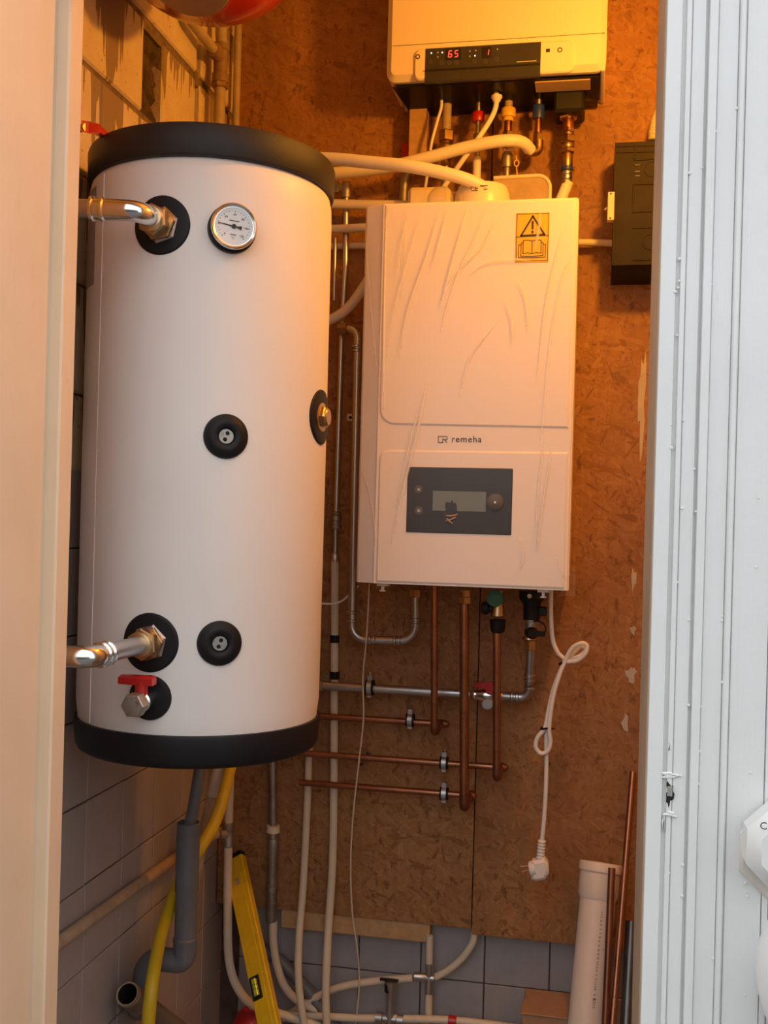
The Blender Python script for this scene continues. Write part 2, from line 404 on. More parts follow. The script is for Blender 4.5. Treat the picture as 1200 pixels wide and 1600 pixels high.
# left wall: glazed tiles below, limestone blocks above
TP = .152
def share(name, me, loc, parent):
    o = bpy.data.objects.new(name, me); C.objects.link(o); o.location = loc; o.parent = parent; return o
proto = MB().box((0, 0, 0), (.006, TP - .003, TP - .003), .0012).build('tile', 'tile_l', wl); tme = proto.data
zl = PX(101.7, 1270, XL).z % TP; yl = PX(193, 1230, XL).y; yl0 = yl - math.ceil((yl - 1.30) / TP) * TP + TP
first = True; z = zl - TP
while z < 1.62 - TP + .02:
    y = yl0
    while y + TP < YB + .03:
        l_ = (XL - .006, y + .0015, z + .0015)
        jx = random.uniform(-.0008, .0008)
        if first: proto.location = l_; first = False
        else: share('tile', tme, (l_[0] + jx, l_[1], l_[2]), wl)
        y += TP
    z += TP
ztop = z
proto = MB().box((0, 0, 0), (TP - .003, .006, TP - .003), .0012).build('tile', 'tile_b', wb); tme = proto.data
pb = PY(756, 1537, YB); zb = pb.z % TP; xb = pb.x; first = True
for i in range(-8, 4):
    for k in range(-1, 5):
        x = xb + i * TP; zz = zb + k * TP
        if x < XL - .09 or x + TP > XR or zz > .62: continue
        l_ = (x + .0015, YB, zz + .0015)
        if first: proto.location = l_; first = False
        else: share('tile', tme, l_, wb)
# blocks
zj1 = PX(131, 96, XL).z; zj2 = PX(203, 0, XL).z; BH = zj2 - zj1
hy0, hy1 = PX(222, 120, XL).y, PX(256, 120, XL).y
cy = PX(311, 130, XL).y
def block(y0, y1, z0, z1, dx=0.0):
    o = MB().box((XL - .22, y0, z0), (XL + dx, y1, z1), .004).build('block', 'block', wl); return o
vj = PX(159, 160, XL).y
j = .004
block(1.30, vj - .001, zj1 - BH, zj1 - j); block(vj + .001, cy - .012, zj1 - BH, zj1 - j, -.001); block(cy + .012, YB, zj1 - BH, zj1 - j, .001)
block(1.30, hy0, zj1 + j, zj2 - j * 2, .002); block(hy1, cy - .014, zj1 + j, zj2 - j * 2, -.002); block(cy + .012, YB, zj1 + j, zj2 - j * 2)
block(1.30, 1.72, zj2 + j * 2, zj2 + BH, -.003); block(1.73, cy - .014, zj2 + j * 2, zj2 + BH); block(cy + .012, YB, zj2 + j * 2, zj2 + BH, .002)
block(1.30, 2.1, zj2 + BH + j, zj2 + 2 * BH); block(2.11, YB, zj2 + BH + j, zj2 + 2 * BH)
zz = zj1 - BH; 
while zz > ztop + .05:
    z2 = zz - j; zz = max(ztop - .02, zz - BH)
    block(1.30, 1.95, zz, z2); block(1.96, YB, zz, z2)
MB().box((XL - .02, 1.31, zj2 - .016), (XL - .007, YB, zj2 + .016)).box((XL - .02, 1.31, zj1 - .006), (XL - .004, YB, zj1 + .006)).box((XL - .03, cy - .016, zj1 - BH), (XL - .014, cy + .013, zj2 + BH)).build('mortar_bed', 'mortar', wl)
for k in range(5):
    za = zj1 + (zj2 - zj1) * k / 5; blob(V((XL - .035 - .012 * (k % 2), (hy0 + hy1) / 2 + .01 * math.sin(k * 2), za + .02)), YV, ZV, XV, (hy1 - hy0) * .72, .042, 40 + k, .02).build('rubble_fill', 'rubble', wl)
# left door lining (faces the closet lamp) and its stop
pl = PX(97, 40, -.70); 
struct(MB().box((-.86, 1.0, 0), (-.70, PX(97 - .0, 40, -.70).y, 2.25), .002), 'trim_1', 'cream')
ys0 = PX(106, 40, -.683).y; ys1 = PX(132, 10, -.683).y
st = struct(MB().box((-.86, pl.y - .01, 0), (-.683, ys1, 2.25), .0025), 'trim_2', 'cream2')
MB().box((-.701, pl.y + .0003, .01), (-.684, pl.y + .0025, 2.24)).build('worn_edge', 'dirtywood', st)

# right door frame: moulded white boards
YF = 1.12
def fx(px): return PY(px, 0, YF).x
prof = [(1043, .012), (1044, .0), (1067, .0), (1069, .003), (1074, .004), (1075, -.001), (1082, -.001), (1083, .002), (1084.5, .0005), (1104, .0005), (1106, .003), (1109.5, .0045),
        (1110.5, -.003), (1123, -.003), (1124.2, .001), (1125.5, .0), (1155.5, .0), (1156.7, .0022), (1158, -.0005), (1160, -.003), (1165, -.003), (1167.5, -.0005), (1168.8, .0022), (1170, .0)]
def extr(prof, ends):
    pts = [V((fx(a), YF + b, 0)) for a, b in prof] + ends
    return MB().prism(pts, V((0, 0, 2.3)))
tf = struct(extr(prof, [V((fx(1170), 1.26, 0)), V((fx(1043), 1.26, 0))]), 'trim_3', 'white_paint')
prof2 = [(1170, .0), (1226, .0), (1227, .003), (1228.5, -.001), (1237, -.001), (1238, .003), (1239.5, 0), (1690, 0)]
tf2 = struct(extr(prof2, [V((fx(1690), 1.26, 0)), V((fx(1170), 1.26, 0))]), 'trim_4', 'white_paint')
struct(MB().box((fx(1043) - .0012, 1.128, 0), (fx(1043) + .02, 1.285, 2.3), .002), 'trim_5', 'reveal')
# chipped strike hole in the frame
c = PY(1043, 1240, YF)
blob(c + XV * .002, XV, ZV, -YV, .0038, .012, 3, .0016).build('strike_hole', 'hole', tf)
MB().obox(c + V((.002, -.0022, .003)), XV * .0025, YV * .0008, ZV * .005, .0004).build('strike_plate', 'oldsteel', tf)
for dx, dz, a, b, sd in ((.002, .019, .009, .0035, 4), (.003, -.021, .006, .0035, 5), (-.003, -.030, .0013, .009, 6), (.0005, .048, .0016, .004, 8)):
    blob(c + V((dx, 0, dz)), XV, ZV, -YV, a, b, sd, .002).build('paint_chip', 'white_paint', tf)

# runs and lumps in the thick old paint
rnd = random.Random(9)
for px, y0, y1 in ((1106, 20, 1560), (1125, 60, 1500), (1084, 100, 1500), (1157, 40, 1560), (1205, 700, 1560), (1070, 300, 900)):
    for k in range(7):
        py = rnd.uniform(y0, y1); c = V((fx(px) + rnd.uniform(-.002, .002), YF + .0004, PY(1100, py, YF).z)); r_ = rnd.uniform(.0011, .0021)
        MB().lathe(c, -YV, [(0, r_), (.0006 + r_ * .35, r_ * .75), (.0008 + r_ * .55, 0)], 8).build('paint_lump', 'white_paint', tf if px < 1170 else tf2)
# white octagonal box and round fitting on the right panelling
e0 = PY(1165, 1290, 1.10); e1 = PY(1165, 1345, 1.10); sd = (e0.z - e1.z); R8 = sd / 2 / math.sin(math.pi / 8)
ap = sd / 2 / math.tan(math.pi / 8); c8 = V((e0.x + ap, 1.06, (e0.z + e1.z) / 2))
ob = thing('octagonal_box', 'white octagonal box projecting from the white panelling beside the doorway', 'box', (c8.x, YF, c8.z))
def octp(r, y, dz=0): return [V((c8.x + r * math.cos(math.pi / 8 + k * math.pi / 4), y, c8.z + dz + r * math.sin(math.pi / 8 + k * math.pi / 4))) for k in range(8)]
MB().prism(octp(R8, YF - .006), V((0, -.040, 0)), .014, .012).build('cover', 'white_paint', ob)
MB().prism(octp(R8 * 1.06, YF + .001, -.014), V((0, -.008, 0)), .003).build('back_plate', 'plaster', ob)
text('mark', 'C', .010, PY(1193, 1291, 1.0735) , XV, ZV, 'ink', ob)
rc = PY(1193, 1535, 1.08); 
o = MB().lathe(V((rc.x + .11, YF + .001, rc.z)), -YV, [(0, .112), (.03, .112), (.045, .104), (.05, .085), (.05, 0)], 48).build('round_fixture', 'white_paint')
tag(o, 'round white fixture low on the panelling, below the octagonal box', 'fixture')

# strand board sheets
seam = PY(770, 200, YO).x; zob = PY(895, 1476, YO).z; xol = XL + .003
b1 = MB().box((xol, YO, zob + .012), (seam - .0012, YO + .018, 2.93), .0008).build('strand_board', 'osb')
tag(b1, 'wide brown strand board sheet behind tank and boiler, left of the vertical seam', 'board')
b2 = MB().box((seam + .0012, YO - .0006, zob), (XR - .01, YO + .018, 2.93), .0008).build('strand_board', 'osb2')
tag(b2, 'strand board sheet right of the seam, with white smears at its edge', 'board')
for i, (px, py, w_, h_) in enumerate(((1003, 630, .008, .115), (990, 905, .006, .022), (989, 985, .006, .010), (986, 1055, .011, .018), (977, 1130, .007, .02))):
    blob(PY(px, py, YO - .0008), XV, ZV, -YV, w_, h_, 20 + i, .0016).build('paint_smear', 'smear', b2)
for px, py in ((858, 1193), (575, 1177), (565, 1194)):
    MB().lathe(PY(px, py, YO + .002), -YV, [(0, .004), (.0035, .004), (.0038, 0)], 10).build('screw_head', 'dark', b1 if px < 700 else b2)
p0 = PY(440, 1462, YO + .012); p1 = PY(672, 1464, YO + .012)
tag(MB().box((p0.x, YO + .004, p1.z - .011), (p1.x, YO + .044, zob + .0115), .001).build('batten', 'wood'), 'narrow pine batten along the bottom edge of the strand board', 'batten')
# wood batten behind the heater connections
a = PY(643, 130, 2.42); b = PY(666, 252, 2.42)
bt = MB().box((a.x, 2.40, b.z), (b.x + .002, YO - .0005, 2.45), .002).build('batten', 'wood'); tag(bt, 'upright pine batten hanging below the left end of the upper heater', 'batten')
a = PY(634, 237, 2.44); tag(MB().box((a.x - .009, 2.435, a.z - .02), (a.x + .009, YO - .0005, a.z + .02), .002).build('red_peg', 'red'), 'small red peg on the board beside the upright pine batten', 'peg')

# ------------------------------------------------------------------ storage tank
TX, TY, TR = -.655, 1.72, .2046
def tankpt(px, py, R=TR):
    d = ray(px, py); ox, oy = -TX, -TY
    A = d.x ** 2 + d.y ** 2; B = 2 * (d.x * ox + d.y * oy); Cc = ox * ox + oy * oy - R * R
    t = (-B - math.sqrt(max(0, B * B - 4 * A * Cc))) / (2 * A); p = EYE + d * t
    n = V((p.x - TX, p.y - TY, 0)).normalized(); return p, n
zt = tankpt(300, 187, TR + .004)[0].z; zt2 = tankpt(300, 241)[0].z; zb2 = tankpt(290, 1151)[0].z; zb1 = tankpt(290, 1205)[0].z
tk = thing('storage_tank', 'tall white cylindrical water tank with black lid, hung on the left wall', 'tank', (TX, TY, zb1))
AX = V((TX, TY, 0))
MB().lathe(AX, ZV, [(zb2 - .01, TR - .004), (zb2 + .006, TR - .003), (zb2 + .03, TR), ((zb2 + zt2) / 2, TR + .0006), (zt2 - .05, TR), (zt2 - .02, TR - .001), (zt2 - .006, TR - .004), (zt2, TR - .008), (zt2 + .004, TR - .012)], 160).build('jacket', 'jacket', tk, 50)
MB().lathe(AX, ZV, [(zt2 - .002, TR - .02), (zt2 - .001, TR + .001), (zt2 + .002, TR + .003), (zt - .008, TR + .004), (zt - .002, TR + .002), (zt, TR - .005), (zt + .006, 0)], 128).build('lid', 'lid', tk, 50)
MB().lathe(AX, ZV, [(zb1, 0), (zb1, TR - .012), (zb1 + .004, TR - .004), (zb1 + .012, TR), (zb2 - .004, TR + .003), (zb2, TR + .002), (zb2 + .001, TR - .015)], 128).build('base', 'blackp', tk, 50)
# jacket seam (zip cover strip) down the left side
p, n = tankpt(151, 700); az = math.atan2(n.y, n.x)
mb = MB()
ring = []
for da, dr in ((-.012, 0), (-.009, .0012), (.009, .0012), (.012, 0)):
    aa = az + da; ring.append(V((TX + (TR + dr - .0002) * math.cos(aa), TY + (TR + dr - .0002) * math.sin(aa), zb2 + .004)))
mb.prism(ring, V((0, 0, zt2 - zb2 - .016))).build('seam', 'jacket', tk)
# grey type label on the left flank
mb = MB(); pts = [(148, 293), (150, 300), (147, 445), (134, 456), (138, 330)]
za, zc_ = tankpt(148, 293)[0].z, tankpt(134, 456)[0].z; a0 = math.atan2(*(tankpt(149, 380)[1].yx)); 
def patch(a0, a1, z0, z1, th, N=8):
    mb = MB()
    for k in range(N + 1):
        a = a0 + (a1 - a0) * k / N
        for r in (TR - .0006, TR + th):
            for z in (z0, z1): mb.v.append(V((TX + r * math.cos(a), TY + r * math.sin(a), z)))
    for k in range(N):
        b = k * 4; c = b + 4
        mb.f += [[b, b + 1, c + 1, c], [b + 2, c + 2, c + 3, b + 3], [b + 1, b + 3, c + 3, c + 1], [b, c, c + 2, b + 2]]
    mb.f += [[0, 2, 3, 1], [N * 4, N * 4 + 1, N * 4 + 3, N * 4 + 2]]
    return mb
patch(a0 - .55, a0, zc_, za, .0009).build('type_label', 'sticker', tk)

def bend(mb, p, n, k0=0):
    """lay a disc built on the tangent plane down on the round jacket"""
    t = V((-n.y, n.x, 0))
    for i in range(k0, len(mb.v)):
        u = (mb.v[i] - p).dot(t); mb.v[i] = mb.v[i] - n * (TR - math.sqrt(max(1e-6, TR * TR - u * u)))
    return mb
def discprof(r, h, hole): 
    pr = [(-.002, r), (h * .5, r), (h * .9, r - .002), (h, r - .005)]
    for k in range(1, 6): q = (r - .005) * (1 - k / 6); pr.append((h, max(q, hole)))
    return pr
def rosette(px, py, r, h, hole, name='rosette', flare=0):
    p, n = tankpt(px, py)
    pr = [(-.003, r), (h * .4, r), (h * .85, r - .0012), (h, r - .004)]
    for k in range(1, 7):
        q = r - .004 - (r - .004 - hole) * k / 6; pr.append((h + flare * math.sin(math.pi * k / 7), q))
    if hole > 0: pr += [(h * .2, hole * .97)]
    o = bend(MB().lathe(p, n, pr, 48, cap=True), p, n).build(name, 'rubber', tk, 40); return p, n, o
# plain sensor plugs
for px, py in ((353, 682), (343, 1005)):
    p, n, o = rosette(px, py, .0345, .006, .0135, 'sensor_plug', .004)
    MB().lathe(p - n * .006, n, [(0, .0125), (.008, .0125), (.0095, .0112), (.0095, 0)], 24).build('gland', 'oldsteel', o)
    t = V((-n.y, n.x, 0))
    for s_ in (-1, 1):
        MB().lathe(p + n * .0033 + (ZV * .0048 + t * .0018) * s_, n, [(0, .0032), (.0007, .0032), (.0008, 0)], 12).build('sensor_hole', 'hole', o)
# right-hand brass plug
p, n, o = rosette(501, 652, .046, .004, .016, 'rosette')
MB().lathe(p, n, [(0, .026), (.003, .026), (.004, .024), (.004, 0)], 28).hexp(p, n, .001, .011, .019).build('hex_plug', 'brass', o)
MB().lathe(p, n, [(.009, .015), (.0125, .015), (.0145, .013), (.015, 0)], 24).build('plug_cap', 'brass', o)
# pipe connections
pu, nu, ru = rosette(252, 352, .0455, .003, .021)
pw, nw, rw = rosette(234, 1004, .0455, .003, .021)
pd, nd, rd = rosette(234, 1090, .0345, .005, .012)
# thermometer
p, n = tankpt(362, 359); t = V((-n.y, n.x, 0)); th = MB().lathe(p - n * .004, n, [(0, .037), (.012, .037), (.014, .033), (.014, 0)], 40).build('thermometer', 'rubber', tk)
q = p + n * .006
MB().lathe(q, n, [(0, .0335), (.010, .0345), (.015, .0352), (.018, .0348), (.0195, .033), (.018, .0305), (.0145, .0298), (.0145, .029)], 56, cap=False).build('bezel', 'chrome', th)
f = q + n * .0135
MB().lathe(q, n, [(.009, .030), (.0135, .030), (.0135, 0)], 48).build('dial', 'dial', th)
rot = math.radians(4)
Rr = (t * math.cos(rot) - ZV * math.sin(rot)); Uu = (ZV * math.cos(rot) + t * math.sin(rot))
def dd(a, r): return f + (Rr * math.cos(a) + Uu * math.sin(a)) * r
mb = MB()
for k in range(25):
    a = math.radians(225 - 270 * k / 24); L = .003 if k % 4 == 0 else (.002 if k % 2 == 0 else .0012)
    d_ = (Rr * math.cos(a) + Uu * math.sin(a)); mb.obox(dd(a, .0245 - L / 2) + n * .0002, d_ * L / 2, d_.cross(n) * .00035, n * .0002)
mb.obox(f + Uu * .0085 + n * .0002, Rr * .0075, Uu * .0006, n * .0002)
mb.obox(f - Uu * .0125 + n * .0002, Rr * .0045, Uu * .0006, n * .0002)
mb.build('scale_marks', 'ink', th)
for k, s_ in ((0, '0'), (2, '40'), (3, '60'), (4, '80'), (5, '100'), (6, '120')):
    a = math.radians(225 - 270 * k / 6); text('numeral', s_, .0048, dd(a, .0182) + n * .0003, Rr, Uu, 'ink', th, ex=.0001)
text('numeral', '°C', .0048, f - Uu * .0175 + n * .0003, Rr, Uu, 'ink', th, ex=.0001)
a = math.radians(175); d_ = Rr * math.cos(a) + Uu * math.sin(a); s_ = d_.cross(n); g = f + n * .0012
MB().prism([g - d_ * .012 + s_ * .0032, g - d_ * .009 + s_ * .0022, g - d_ * .005 + s_ * .001, g + d_ * .025 + s_ * .0005, g + d_ * .025 - s_ * .0005, g - d_ * .005 - s_ * .001, g - d_ * .009 - s_ * .0022, g - d_ * .012 - s_ * .0032], n * .0005).lathe(g, n, [(-.001, .0035), (.001, .0035), (.0012, 0)], 14).build('needle', 'ink', th)

def nuts(mb, p, n, spec):
    for d0, d1, r, kind in spec:
        if kind == 6: mb.hexp(p, n, d0, d1, r, .10, .3)
        else: mb.lathe(p, n, [(d0, r), (d0 + .001, r + .0006), (d1 - .001, r + .0006), (d1, r)], 24)
    return mb
def beadrings(mb, path_p, ax, r, offs):
    for d0 in offs: mb.lathe(path_p, ax, [(d0 - .004, r), (d0 - .002, r + .0028), (d0 + .002, r + .0028), (d0 + .004, r)], 20, cap=False)
# upper tank pipe
pr = .0145
tp = thing('tank_pipe', 'bright steel pipe bending out of the upper left tank connection with brass nuts', 'pipe', pu)
nuts(MB(), pu, nu, [(0, .006, .029, 6)]).build('back_nut', 'galv', tp)
MB().hexp(pu, nu, .006, .014, .0265, .06, .1).lathe(pu, nu, [(.013, .021), (.019, .021)], 24).build('brass_nut', 'brass', tp)
MB().hexp(pu, nu, .018, .036, .0245, .08, .6).lathe(pu, nu, [(.035, .0195), (.043, .0185), (.044, .0165)], 24).build('union_nut', 'brass', tp)
kn = pu + nu * .075; endu = V((-.80, kn.y - .015, kn.z + .006)); dl = (endu - kn).normalized()
elb = [pu + nu * .035, kn, kn + dl * .062]
MB().tube(elb, pr + .001, 20, .055).build('elbow', 'chrome', tp, 60)
mb = MB(); beadrings(mb, kn + dl * .055, dl, pr + .001, (0, .016)); mb.lathe(kn + dl * .055, dl, [(-.004, pr + .001), (.02, pr + .001)], 20); mb.build('press_ring', 'chrome', tp)
MB().tube([kn + dl * .06, endu], pr - .001, 18).build('pipe', 'galv', tp)
# lower tank pipe
tp = thing('tank_pipe', 'steel pipe leaving the lower left tank connection above the red tap', 'pipe', pw)
nuts(MB(), pw, nw, [(0, .006, .029, 6)]).build('back_nut', 'galv', tp)
MB().hexp(pw, nw, .006, .013, .0265, .06, .1).lathe(pw, nw, [(.012, .021), (.017, .021)], 24).build('brass_nut', 'brass', tp)
MB().hexp(pw, nw, .016, .032, .0245, .08, .6).lathe(pw, nw, [(.031, .0195), (.038, .0185), (.039, .0165)], 24).build('union_nut', 'brass', tp)
kn = pw + nw * .185; dl = V((-1, -.05, 0)).normalized()
MB().tube([pw + nw * .03, pw + nw * .15], pr - .001, 18).build('pipe', 'galv', tp)
MB().tube([pw + nw * .146, kn, kn + dl * .14], pr + .001, 20, .05).build('elbow', 'chrome', tp, 60)
mb = MB(); beadrings(mb, pw + nw * .15, nw, pr + .001, (-.008, .006)); mb.lathe(pw + nw * .14, nw, [(-.004, pr), (.02, pr + .001)], 20, cap=False); mb.build('press_ring', 'chrome', tp)
# drain tap
dt = thing('drain_tap', 'small nickel drain tap with red T handle at the foot of the tank', 'tap', pd)
nd2 = (nd - ZV * .05).normalized()
MB().lathe(pd, nd2, [(0, .0125), (.022, .0125), (.024, .015), (.032, .0155), (.034, .013), (.044, .013)], 24).build('body', 'chrome', dt)
MB().hexp(pd, nd2, .040, .062, .0185, .10).build('end_cap', 'oldsteel', dt, label='dull hexagonal end cap')
sb = pd + nd2 * .030; t = nd2.cross(ZV).normalized() * -1
hd = V((-nd2.y, nd2.x, 0)); hd = hd if hd.x < 0 else -hd
MB().lathe(sb, ZV, [(.008, .010), (.024, .0095), (.030, .010), (.032, 0)], 18).prism([sb + ZV * .026 + hd * -.020 + nd2 * .008, sb + ZV * .026 + hd * .012 + nd2 * .009, sb + ZV * .026 + hd * .036 + nd2 * .006, sb + ZV * .026 + hd * .036 - nd2 * .006, sb + ZV * .026 + hd * .012 - nd2 * .009, sb + ZV * .026 - hd * .020 - nd2 * .008], ZV * .013, .003).build('handle', 'red', dt)

# red lever at the top left, on the riser beside the tank
lv = PX(150, 207, -.80)
sv = thing('shutoff_valve', 'red lever valve on a riser beside the tank lid, behind the door lining', 'valve', lv)
h0, h1, h2 = PY(127, 197, 1.50), PY(143, 200, 1.53), PY(167, 219, 1.60)
MB().prism([h0 + ZV * .009, h1 + ZV * .010, h2 + ZV * .006, h2 - ZV * .004, h1 - ZV * .006, h0 - ZV * .008], V((.008, .012, 0)), .002).build('lever', 'red', sv)
bx_ = h0 + V((-.03, .012, 0))
MB().lathe(bx_ + V((.0, .004, -.04)), ZV, [(0, .014), (.015, .018), (.04, .018), (.05, .010), (.052, 0)], 20).tube([bx_ + V((0, .004, -.03)), bx_ + V((0, .004, -.5))], .011).tube([h0 + V((.004, .006, 0)), bx_ + V((0, .004, 0))], .006).build('body', 'brass', sv)

# ------------------------------------------------------------------ wall boiler
BY = 2.12
def bp(px, py, d=0.0): p = PY(px, py, BY); p.y = BY + d; return p
bl, br_ = PY(561, 615, BY).x, PY(896.5, 615, BY).x
bzt, bzb = PY(735, 313.5, BY).z, PY(735, 917, BY).z; bst = PY(591.5, 615, BY).x
blr = thing('wall_boiler', 'white wall boiler with dark control panel and yellow warning sticker', 'boiler', ((bl + br_) / 2, 2.3, bzb))
MB().box((bl + .006, BY + .05, bzb + .010), (br_ - .004, YO, bzt - .004), .006).build('casing', 'boiler', blr)
cs = [V((bl, BY + .055, bzb)), V((bl, BY + .022, bzb)), V((bl + .004, BY + .017, bzb)), V((bst - .003, BY + .003, bzb)), V((bst, BY, bzb)), V((br_ - .004, BY, bzb)), V((br_, BY + .004, bzb)), V((br_, BY + .055, bzb))]
fp = MB().prism(cs, V((0, 0, bzt - bzb)), .003).build('front_cover', 'boiler', blr, 20)
def arcpts(c, r, a0, a1, n=8): return [V((c[0] + r * math.cos(a0 + (a1 - a0) * k / n), 0, c[1] + r * math.sin(a0 + (a1 - a0) * k / n))) for k in range(n + 1)]
xr = br_ - .007; z1 = PY(735, 665.5, BY).z; z2 = PY(735, 704, BY).z; rr = .034; x0 = bst + .002
up_ = [V((x0, 0, bzt - .002))] + arcpts((x0 + rr, z1 + rr), rr, math.pi, 1.5 * math.pi) + [V((xr, 0, z1 - .004)), V((xr, 0, bzt - .002))]
lo2 = [V((x0 + .002, 0, bzb + .002)), V((xr, 0, bzb + .002)), V((xr, 0, z2))] + arcpts((x0 + .002 + .022, z2 - .022), .022, .5 * math.pi, math.pi)
for pts in (up_, lo2):
    MB().prism([p_ + YV * (BY + .0005) for p_ in pts], V((0, -.0030, 0)), .0028, .0045).build('raised_panel', 'boiler', fp, 15)
BF = BY - .0026
# control panel
a = bp(637.5, 730); b = bp(799, 836); 
cp = MB().box((a.x, BF - .002, bp(720, 834).z), (b.x, BF + .003, bp(720, 731).z), .0015).build('control_panel', 'dark', blr)
def face(px0, py0, px1, py1, name, mat, par, d=.0028, th=.001, label=None):
    p_, q_ = bp(px0, py0), bp(px1, py1); return MB().box((p_.x, BF - d, q_.z), (q_.x, BF - d + th, p_.z), .0003).build(name, mat, par, label=label)
face(677, 767, 759.5, 800, 'screen', 'screen', cp)
c = bp(774, 785); MB().lathe(V((c.x, BF - .001, c.z)), -YV, [(0, .0175), (.004, .0172), (.005, .0155), (.005, 0)], 32).build('dial_knob', 'grey', cp)
MB().lathe(V((c.x, BF - .0058, c.z)), -YV, [(0, .0025), (.0006, .0022), (.0007, 0)], 12).build('knob_dot', 'whitep', cp)
for px, py in ((655, 765), (655, 798)):
    c = bp(px, py); MB().lathe(V((c.x, BF - .0018, c.z)), -YV, [(0, .009), (.001, .0085), (.0012, 0)], 20).build('button', 'grey', cp)
    MB().obox(V((c.x, BF - .0034, c.z)), XV * .0028, YV * .0004, ZV * .0028).build('icon', 'greydot', cp)
# film bubble over the screen, its reflection painted in dark and tan
c = bp(705, 798, -.0052); tf_ = blob(c, XV, ZV, -YV, .0105, .022, 31, .0004).build('bubble_reflection', 'dark', blr)
MB().tube(spline([bp(697, 812, -.0062), bp(696, 798, -.0062), bp(699, 784, -.0062), bp(707, 778, -.0062), bp(714, 786, -.0062), bp(716, 800, -.0062)], 5), .0011, 6).build('bubble_edge', 'film', tf_)
mb = MB()
for (xa, ya), (xb_, yb_) in (((698, 806), (715, 804)), ((699, 810), (708, 818)), ((697, 814), (713, 808))): mb.tube(spline([bp(xa, ya, -.006), bp((xa + xb_) / 2, (ya + yb_) / 2 + 1, -.0085), bp(xb_, yb_, -.006)], 4), .0014, 6)
mb.build('bubble_fold', 'tan', tf_)
# maker's mark: squared symbol and word
zl_ = bp(720, 687); sx = bp(692, 687).x; h = .0062; tk_ = .0011
mb = MB()
def bar(x0, z0, x1, z1): mb.obox(V(((x0 + x1) / 2, BY - .0006, (z0 + z1) / 2)), XV * (abs(x1 - x0) / 2 + tk_ / 2), YV * .0004, ZV * (abs(z1 - z0) / 2 + tk_ / 2))
Z0 = zl_.z; bar(sx - .009, Z0 - h, sx - .009, Z0 + h); bar(sx - .009, Z0 + h, sx + .007, Z0 + h); bar(sx - .009, Z0 - h, sx, Z0 - h); bar(sx, Z0 - h, sx, Z0 + h * .3); bar(sx, Z0, sx + .008, Z0); bar(sx + .0085, Z0, sx + .0085, Z0 + h); 
mb.prism([V((sx + .003, BY - .0002, Z0)), V((sx + .0045, BY - .0002, Z0)), V((sx + .0095, BY - .0002, Z0 - h)), V((sx + .008, BY - .0002, Z0 - h))], V((0, -.0008, 0)))
mb.build('maker_symbol', 'ink', fp)
c = bp(729, 687); text('maker_name', 'remeha', .0182, (c.x, BY - .0006, c.z + .0005), XV, ZV, 'ink', fp, spacing=1.12)
# warning sticker
a, b = bp(807, 334), bp(857, 410); sx0, sx1, sz0, sz1 = a.x, b.x, b.z, a.z
SF = BF - .0012
ws = MB().box((sx0, SF, sz0), (sx1, SF + .002, sz1), .0003).build('warning_sticker', 'yellow_st', blr)
cxs = (sx0 + sx1) / 2; W_ = sx1 - sx0; H_ = sz1 - sz0
def line(mb, x0, z0, x1, z1, wd): 
    p_, q_ = V((cxs + x0 * W_, SF - .0003, sz0 + z0 * H_)), V((cxs + x1 * W_, SF - .0003, sz0 + z1 * H_)); d_ = (q_ - p_); 
    mb.obox((p_ + q_) / 2, d_ / 2 * (1 + wd / d_.length * .8), d_.normalized().cross(YV) * wd / 2, YV * .0003)
mb = MB()
for s_ in (((-.34, .54), (.36, .555)), ((-.34, .54), (0, .93)), ((0, .93), (.36, .555))): line(mb, *s_[0], *s_[1], .0035)
line(mb, 0, .68, 0, .82, .004); line(mb, 0, .60, 0, .62, .0042); mb.build('warning_sign', 'ink', ws)
mb = MB()
line(mb, -.49, .515, .49, .535, .0012)
for sg in (-1, 1):
    line(mb, 0, .43, sg * .14, .45, .0013); line(mb, sg * .14, .45, sg * .27, .44, .0013); line(mb, sg * .27, .44, sg * .27, .18, .0013); line(mb, sg * .27, .18, sg * .13, .195, .0013); line(mb, sg * .13, .195, 0, .175, .0013)
    line(mb, sg * .27, .40, sg * .33, .39, .0012); line(mb, sg * .33, .39, sg * .33, .13, .0012); line(mb, sg * .33, .13, 0, .12, .0012)
    line(mb, sg * .33, .36, sg * .40, .355, .0012); line(mb, sg * .40, .355, sg * .40, .10, .0012); line(mb, sg * .40, .10, 0, .09, .0012)
    line(mb, sg * .47, .03, sg * .47, .98, .001)
line(mb, 0, .43, 0, .175, .0013); line(mb, -.47, .03, .47, .03, .001); line(mb, -.47, .98, .47, .98, .001)
mb.build('open_book_sign', 'ink', ws)
# protective film with creases
NX, NZ = 260, 400; mb = MB()
creases = [[(660, 330), (640, 400), (618, 480), (606, 560)], [(690, 325), (668, 400), (640, 480), (625, 560)], [(730, 330), (705, 420), (690, 480)], [(760, 330), (740, 380), (720, 420), (700, 480), (690, 520)],
           [(700, 330), (690, 370), (676, 420)], [(775, 345), (755, 385), (712, 430), (690, 470)], [(640, 330), (628, 380), (622, 430)], [(735, 430), (760, 412), (800, 407), (830, 410)], [(880, 360), (860, 440), (850, 500), (840, 600)],
           [(895, 400), (880, 430), (862, 520), (850, 640), (846, 700)], [(810, 440), (822, 470), (826, 520)], [(668, 600), (652, 680), (632, 760), (612, 850)], [(655, 640), (640, 700), (620, 790)], [(850, 690), (842, 760), (836, 850)],
           [(862, 700), (848, 790), (840, 860)], [(604, 330), (601, 500), (600, 640)], [(812, 840), (818, 870), (812, 890)], [(870, 870), (876, 890), (884, 905)], [(568, 340), (578, 470), (594, 620)], [(562, 720), (582, 790), (590, 860)], [(720, 620), (735, 560), (780, 500)], [(635, 335), (634, 400), (630, 470)],
           [(612, 325), (604, 345), (600, 365)], [(845, 330), (842, 360), (836, 390)], [(790, 470), (800, 500), (802, 540)]]
